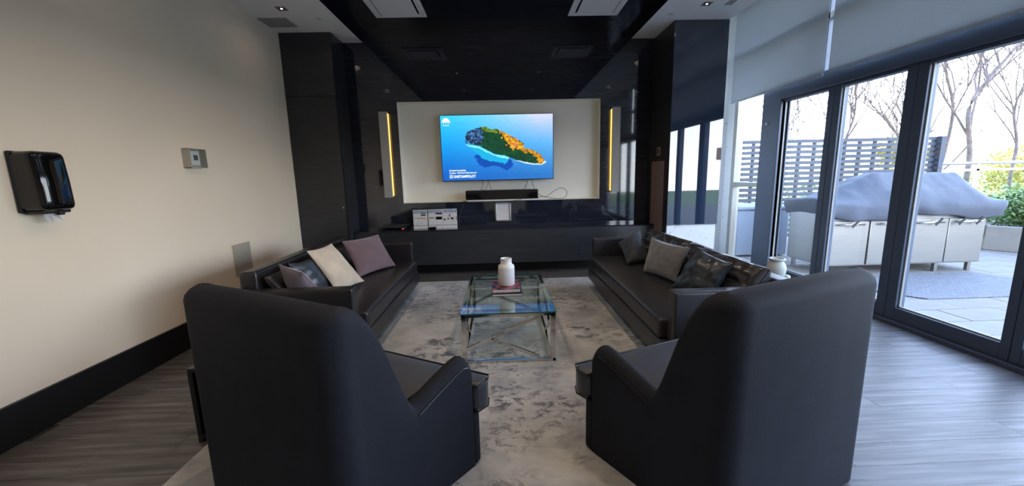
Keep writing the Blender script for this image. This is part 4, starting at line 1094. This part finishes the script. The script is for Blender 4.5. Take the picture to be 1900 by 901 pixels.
# cover: lofted tent
def cover_mesh():
    bm = bmesh.new()
    cx, cy = 5.30, 5.27
    nx, ny = 64, 26
    x0, x1 = 4.18, 6.48; y0, y1 = GY0 - 0.06, GY1 + 0.06
    def top(x, y):
        # ridge plateau from 4.72 to 5.75
        if x < 5.02: zr = 0.955 + (1.318 - 0.955) * max(0, (x - 4.10) / 0.92) ** 0.95
        elif x > 6.10: zr = 0.965 + (1.300 - 0.965) * max(0, (6.46 - x) / 0.36) ** 0.95
        else: zr = 1.318 - 0.018 * (x - 5.02)
        v = abs((y - cy) / ((y1 - y0) / 2))
        edge = 0.93 + 0.015 * math.sin(x * 5)
        f = max(0, 1 - max(0, v - 0.25) / 0.75)
        return edge + (zr - edge) * (f ** 0.8)
    G = [[None] * (ny + 1) for _ in range(nx + 1)]
    for i in range(nx + 1):
        for j in range(ny + 1):
            x = x0 + (x1 - x0) * i / nx; y = y0 + (y1 - y0) * j / ny
            z = top(x, y) + 0.020 * mnoise.noise(Vector((x * 3.2, y * 3.2, 1))) + 0.012 * mnoise.noise(Vector((x * 8, y * 8, 4)))
            G[i][j] = bm.verts.new((x, y, z))
    for i in range(nx):
        for j in range(ny): bm.faces.new((G[i][j], G[i + 1][j], G[i + 1][j + 1], G[i][j + 1]))
    rim = [G[i][0] for i in range(nx + 1)] + [G[nx][j] for j in range(1, ny + 1)] + [G[nx - i][ny] for i in range(1, nx + 1)] + [G[0][ny - j] for j in range(1, ny)]
    prev = rim
    L = len(rim)
    for lv in range(1, 9):
        ring = []
        for k, v in enumerate(rim):
            f = lv / 8
            hem = 0.745 - 0.035 * math.sin(v.co.x * 4.2 + 0.5) + 0.012 * math.sin(v.co.x * 11)
            z = v.co.z + (hem - v.co.z) * f
            n = Vector((v.co.x - cx, v.co.y - cy, 0)); n.x *= 0.15; n.normalize()
            # the skirt falls in soft swags and tucks in at the hem
            s = 0.035 * mnoise.noise(Vector((v.co.x * 3.5 + v.co.y * 3.1, z * 5, 2))) * (0.3 + f) + 0.018 * math.sin(f * PI) - 0.025 * f
            p = Vector((v.co.x, v.co.y, z)) + n * s
            if v.co.x < x0 + 0.01: p.x += 0.05 * f * f
            if v.co.x > x1 - 0.01: p.x -= 0.12 * f * f
            ring.append(bm.verts.new(p))
        for k in range(L): bm.faces.new((prev[k], prev[(k + 1) % L], ring[(k + 1) % L], ring[k]))
        prev = ring
    return bm
o = finish(cover_mesh(), 'fitted_cover', M['cover'], smooth=True)
tag(o, 'grey canvas cover draped over the long steel grill', 'cover')
sdm = o.modifiers.new('s', 'SOLIDIFY'); sdm.thickness = 0.004; sdm.offset = 1
cvr = o
t = box('care_label', (4.985, GY0 - 0.108, 1.06), (5.10, GY0 - 0.10, 1.10), M['white_plastic'], None)
t.parent = cvr; t['label'] = 'small white woven label'
t2 = box('label_print', (5.0, GY0 - 0.1095, 1.068), (5.085, GY0 - 0.108, 1.092), M['ink'], None); t2.parent = t
for k, xx in enumerate((4.53, 5.63, 5.94, 6.17)):
    bm = bmesh.new(); bar(bm, (xx + 0.05, GY0 - 0.05, 0.73), (xx - 0.03, GY0 - 0.045, 0.64), 0.03, 0.004, up=(0, 1, 0))
    s = finish(bm, 'strap', M['black_matte'], None); s.parent = cvr

# pale cabinet by the fence
bn = thing('storage_bin', 'pale blue-grey storage bin by the fence behind the grill', 'bin', (4.2, 6.45, 0))
box('body', (3.80, 6.20, 0.02), (4.66, 6.75, 0.76), M['binbox'], bn, bevel=0.02)
box('lid', (3.78, 6.17, 0.76), (4.68, 6.77, 0.83), M['binbox'], bn, bevel=0.025)
for x in (3.9, 4.5): box('foot', (x, 6.22, 0.0), (x + 0.06, 6.28, 0.02), M['black_matte'], bn)

# privacy fence of slats
FY = 7.4
sc_ = FY / 6.5
fx0_, fx1_ = 3.938 + (FY - 6.5) * 0.606, 7.264 + (FY - 6.5) * 1.118
ftop = 1.915
fn = thing('slatted_fence', 'dark horizontal slat privacy fence at the terrace edge', 'fence', ((fx0_ + fx1_) / 2, FY, 0))
slat_me = None
k = 0; z = ftop - 0.045
while z > 0.06:
    bm = bmesh.new() if not slat_me else None
    if slat_me: o = bpy.data.objects.new('slat', slat_me); COL.objects.link(o); o.parent = fn
    else:
        add_box(bm, (-(fx1_ - fx0_) / 2, -0.012, 0), ((fx1_ - fx0_) / 2, 0.012, 0.064)); o = finish(bm, 'slat', M['fence'], None); o.parent = fn; slat_me = o.data
    o.location = (0, 0, z - 0.0)
    z -= 0.098; k += 1
npost = 14
for i in range(npost):
    x = fx0_ + (fx1_ - fx0_) * i / (npost - 1)
    w = 0.04 if i in (0, npost - 1) else 0.020
    box('post', (x - w, FY + 0.012, 0.0), (x + w, FY + 0.07, ftop + 0.012), M['fence'], fn)
box('end_post', (fx1_ - 0.02, FY - 0.10, 0), (fx1_ + 0.07, FY + 0.012, ftop + 0.02), M['fence'], fn)
box('end_post', (fx0_ - 0.07, FY - 0.06, 0), (fx0_ + 0.02, FY + 0.012, ftop + 0.02), M['fence'], fn)

# railing
rl = thing('glass_railing', 'silver guard rail with glass panels right of the fence', 'railing', (10.5, 7.6, 0))
RY = 7.62; rx0, rx1 = fx1_ + 0.1, 15.8
bm = bmesh.new(); tube(bm, [(rx0, RY, 1.425), (rx1, RY, 1.425)], 0.028, 12); finish(bm, 'handrail', M['alu'], rl, smooth=True)
box('mid_rail', (rx0, RY - 0.02, 1.275), (rx1, RY + 0.02, 1.315), M['alu'], rl)
x = 9.42 - 1.5
pxs = []
while x < rx1: pxs.append(x); x += 1.5
for x in pxs[1:] if pxs[0] < rx0 else pxs: box('post', (x - 0.03, RY - 0.02, 0.0), (x + 0.03, RY + 0.02, 1.41), M['alu'], rl)
for a in pxs:
    a0 = max(a + 0.04, rx0); b0 = min(a + 1.46, rx1)
    box('glass_panel', (a0, RY - 0.005, 0.30), (b0, RY + 0.005, 1.27), M['rail_glass'], rl)

# planter and hedge
pt = thing('planter', 'long low concrete planter box at the terrace edge', 'planter', (9.5, 6.6, 0))
bm = bmesh.new()
A, B = Vector((7.95, 6.30)), Vector((10.2, 2.6)); d = (B - A).normalized(); n = Vector((-d.y, d.x)); n = n if n.x > 0 else -n
def strip(a, b2, o0, o1, z0, z1):
    pts = [a + n * o0, b2 + n * o0, b2 + n * o1, a + n * o1]
    lo_ = [bm.verts.new((p.x, p.y, z0)) for p in pts]; hi = [bm.verts.new((p.x, p.y, z1)) for p in pts]
    bm.faces.new(lo_[::-1]); bm.faces.new(hi)
    for k in range(4): bm.faces.new((lo_[k], lo_[(k + 1) % 4], hi[(k + 1) % 4], hi[k]))
strip(A, B, 0, 0.12, 0, 0.40); strip(A, B, 1.0, 1.12, 0, 0.40); strip(A, A + d * 0.12, 0, 1.12, 0, 0.40); strip(B - d * 0.12, B, 0, 1.12, 0, 0.40)
finish(bm, 'planter_wall', M['concrete'], pt, bevel=0.01)
bm = bmesh.new(); strip(A + d * 0.1, B - d * 0.1, 0.1, 1.02, 0.02, 0.35); finish(bm, 'soil', M['soil'], pt)

def leaf_cloud(bm, centres, n, size, rs, flat=0.6):
    for _ in range(n):
        c, r = rs.choice(centres)
        while True:
            p = Vector((rs.uniform(-1, 1), rs.uniform(-1, 1), rs.uniform(-1, 1)))
            if 0.35 < p.length < 1: break
        q = Vector(c) + Vector((p.x * r[0], p.y * r[1], p.z * r[2]))
        s = size * rs.uniform(0.6, 1.3)
        E = Euler((rs.uniform(-1, 1), rs.uniform(-1, 1), rs.uniform(0, 6.28))).to_matrix()
        vs = [bm.verts.new(q + E @ Vector(v)) for v in ((-s, 0, 0), (0, -s * 0.5, s * 0.12), (s, 0, 0), (0, s * 0.5, s * 0.12))]
        bm.faces.new(vs)
rs = random.Random(8)
for i in range(5):
    p = A + d * (0.50 + i * 0.82) + n * 0.55
    hb = thing('hedge_shrub', ('dense green hedge shrub nearest the fence in the planter', 'second green hedge shrub from the fence in the planter', 'third hedge shrub from the fence in the planter', 'fourth hedge shrub from the fence in the planter', 'hedge shrub at the near end of the planter')[i], 'shrub', (p.x, p.y, 0.35), group='hedge shrubs in the planter')
    bm = bmesh.new(); leaf_cloud(bm, [((p.x + rs.uniform(-.2, .2), p.y + rs.uniform(-.2, .2), 0.62 + rs.uniform(-.1, .12)), (0.42, 0.42, 0.34)) for _ in range(4)], 3200, 0.035, rs)
    f = finish(bm, 'foliage', M['leaf'], hb); f['kind'] = 'stuff'
    bm = bmesh.new()
    for k in range(6):
        a = rs.uniform(0, 6.28); tube(bm, [(p.x + 0.05 * math.cos(a), p.y + 0.05 * math.sin(a), 0.30), (p.x + 0.25 * math.cos(a), p.y + 0.25 * math.sin(a), 0.75)], [0.014, 0.005], 5)
    finish(bm, 'stem', M['bark'], hb)

# ------------------------------------------------------------------ beyond the terrace
box('ground', (-60, -80, -3.1), (140, 120, -3.0), M['lawn'], kind='structure')
def tree(name, lab, base, pts, r0, seed, nb, spread, leafm=None, leaves=0, lsize=0.05, group='bare trees beyond the railing', lvl=3):
    """trunk along given points, then branches"""
    t = thing(name, lab, 'tree', base, group=group)
    rs = random.Random(seed)
    bm = bmesh.new(); ends = []
    P = smooth_pts(pts, 5); r0 *= 0.55; R_ = [r0 * (1 - 0.62 * i / (len(P) - 1)) for i in range(len(P))]
    tube(bm, P, R_, 8)
    def grow(p, dr, L, r, depth):
        q = [p]; c = p; dd = dr.normalized()
        nseg = 5
        for k in range(nseg):
            dd = (dd + Vector((rs.uniform(-.22, .22), rs.uniform(-.22, .22), rs.uniform(-.06, .20)))).normalized()
            c = c + dd * L / nseg; q.append(c)
        tube(bm, q, [r * (1 - 0.65 * k / nseg) for k in range(nseg + 1)], 5 if depth < 2 else 4, cap=False)
        ends.append(c)
        if depth < lvl:
            for _ in range(rs.randint(3, 5)):
                k = rs.randint(2, nseg)
                nd = (dd + Vector((rs.uniform(-1, 1), rs.uniform(-1, 1), rs.uniform(-.3, .7))) * spread).normalized()
                grow(q[k], nd, L * rs.uniform(0.45, 0.72), max(0.011, r * 0.55), depth + 1)
    for _ in range(int(nb * 1.7)):
        i = rs.randint(int(len(P) * 0.4), len(P) - 1)
        dr = (P[min(i, len(P) - 1)] - P[i - 1]).normalized() + Vector((rs.uniform(-1, 1), rs.uniform(-.8, .8), rs.uniform(0, .8))) * spread
        L = (P[-1] - P[0]).length * rs.uniform(0.28, 0.5)
        grow(P[i], dr, L, max(0.020, R_[i] * 0.6), 1)
    finish(bm, 'trunk', M['bark'], t, smooth=True)
    if leafm and leaves:
        bm = bmesh.new(); leaf_cloud(bm, [(e, (0.35, 0.35, 0.3)) for e in ends], leaves, lsize, rs)
        f = finish(bm, 'foliage', leafm, t); f['kind'] = 'stuff'
    return t
tree('bare_tree', 'tall leaning bare tree with a forked trunk right of the fence', (15.6, 13, -3.0),
     [(15.6, 13, -3.0), (15.65, 13, -0.9), (15.75, 13, 1.5), (15.45, 13, 3.2), (16.2, 13.1, 4.3), (17.3, 13.2, 5.6)], 0.17, 11, 7, 0.75, M['leafyellow'], 260, 0.035)
tree('bare_tree', 'bare tree with upright branches behind the leaning tree', (15.0, 13.4, -3.0),
     [(15.2, 13.6, -3), (15.3, 13.6, 0), (15.5, 13.5, 3.0), (15.0, 13.5, 4.6), (14.8, 13.5, 6.2)], 0.12, 23, 7, 0.6, M['leafpale'], 260, 0.035)
tree('bare_tree', 'thin bare tree at the right edge of the view', (17.6, 13, -3.0),
     [(17.6, 13, -3), (17.3, 13, 0.5), (17.3, 13, 2.0), (17.0, 13, 3.2), (17.4, 13, 4.6)], 0.11, 37, 7, 0.8, M['leafpale'], 240, 0.035)
tree('bare_tree', 'spreading bare tree just right of the fence end', (13.6, 13, -3.0),
     [(13.9, 13, -3), (14.1, 13, -0.5), (13.9, 13, 1.2), (13.3, 13, 2.2), (12.7, 13.1, 3.1)], 0.13, 41, 8, 0.85)
tree('bare_tree', 'bare tree behind the fence, seen through the middle pane', (11.9, 14, -3.0),
     [(12.2, 14, -3), (12.3, 14, 0.5), (12.2, 14, 2.0), (12.5, 14, 3.2), (12.4, 14, 4.4)], 0.10, 53, 9, 0.85)
tree('bare_tree', 'faint bare tree behind the fence, seen through the narrow pane', (10.0, 15, -3.0),
     [(10.6, 15, -3), (10.6, 15, 0.5), (10.5, 15, 1.8), (10.3, 15, 2.8)], 0.08, 61, 8, 0.9, M['leafyellow'], 200, 0.035)
tree('bare_tree', 'bare tree far right beyond the railing', (20.5, 13.5, -3.0),
     [(20.3, 13.5, -3), (20.2, 13.5, 0.5), (20.0, 13.5, 2.5), (20.4, 13.5, 5)], 0.13, 67, 9, 0.8, M['leafpale'], 260, 0.04)
rs = random.Random(5)
def bush(name, lab, x, y, z, r, mt, n, size, group):
    t = thing(name, lab, 'tree', (x, y, -3.0), group=group)
    bm = bmesh.new(); leaf_cloud(bm, [((x + rs.uniform(-.5, .5) * r, y + rs.uniform(-.5, .5) * r, z + rs.uniform(-.35, .35) * r), (r * .7, r * .7, r * .6)) for _ in range(6)], n, size, rs)
    f = finish(bm, 'foliage', mt, t); f['kind'] = 'stuff'
    bm = bmesh.new(); tube(bm, [(x, y, -3), (x + 0.1, y, z - r * 0.3), (x, y, z + r * 0.3)], [0.14, 0.1, 0.04], 8)
    for k in range(8):
        a = rs.uniform(0, 6.28); tube(bm, [(x, y, z - r * 0.5), (x + r * .6 * math.cos(a), y + r * .6 * math.sin(a), z + rs.uniform(-.2, .5) * r)], [0.05, 0.015], 5)
    finish(bm, 'trunk', M['bark'], t)
for i, (x, y, z, r, mt, lab) in enumerate(((17.5, 17, 1.9, 0.9, 'leafyellow', 'bright yellow-leaved tree beyond the railing'),
        (14.5, 11.8, -0.6, 1.5, 'leafpale', 'pale green tree below the rail, nearest the fence end'),
        (16.8, 11.8, -0.3, 1.5, 'leafpale', 'pale green tree below the rail, second from the fence'),
        (19.0, 11.8, -0.3, 1.6, 'leafpale', 'pale green tree below the rail at the right edge'),
        (8.5, 11.5, -0.2, 1.7, 'leafpale', 'pale green tree behind the left half of the slat fence'),
        (11.5, 12.0, -0.1, 1.7, 'leafpale', 'pale green tree behind the right half of the slat fence'),
        (24.0, 17.5, 1.0, 1.9, 'leafyellow', 'golden tree beyond the railing at far right'))):
    bush('leafy_tree', lab, x, y, z, r, M[mt], 3600, 0.085, 'leafy trees beyond the railing')
# far hillside
bm = bmesh.new()
nx_, ny_ = 60, 14; G = []
for i in range(nx_ + 1):
    rw = []
    for j in range(ny_ + 1):
        x = -10 + 100 * i / nx_; y = 34 + 40 * j / ny_
        z = -3 + (5.6 + 1.3 * math.sin(x * 0.11)) * math.sin(min(1, j / ny_ * 1.4) * PI / 2) + 1.2 * mnoise.noise(Vector((x * .2, y * .2, 0))) * (1 if j else 0)
        rw.append(bm.verts.new((x, y, z)))
    G.append(rw)
for i in range(nx_):
    for j in range(ny_): bm.faces.new((G[i][j], G[i + 1][j], G[i + 1][j + 1], G[i][j + 1]))
o = finish(bm, 'hillside', M['hill'], smooth=True); o['kind'] = 'structure'
# neighbouring house, seen only in the black gloss panel
hs = thing('neighbour_house', 'low pink-brown house with terracotta roof edge, reflected in the black panel', 'building', (22, -9, -3))
box('wall', (15, -16, -3), (34, -9, 2.1), M['brick'], hs)
box('roof', (14.6, -16.4, 2.1), (34.4, -8.6, 2.9), M['roof'], hs, bevel=0.05)
for x in (17, 21, 25, 29):
    w_ = box('window', (x, -9.0, 0.3), (x + 1.4, -8.95, 1.5), M['white_plastic'], hs)
    p_ = box('pane', (x + 0.08, -8.95, 0.38), (x + 1.32, -8.94, 1.42), M['lcd'], hs); p_.parent = w_; p_.matrix_parent_inverse = Matrix()
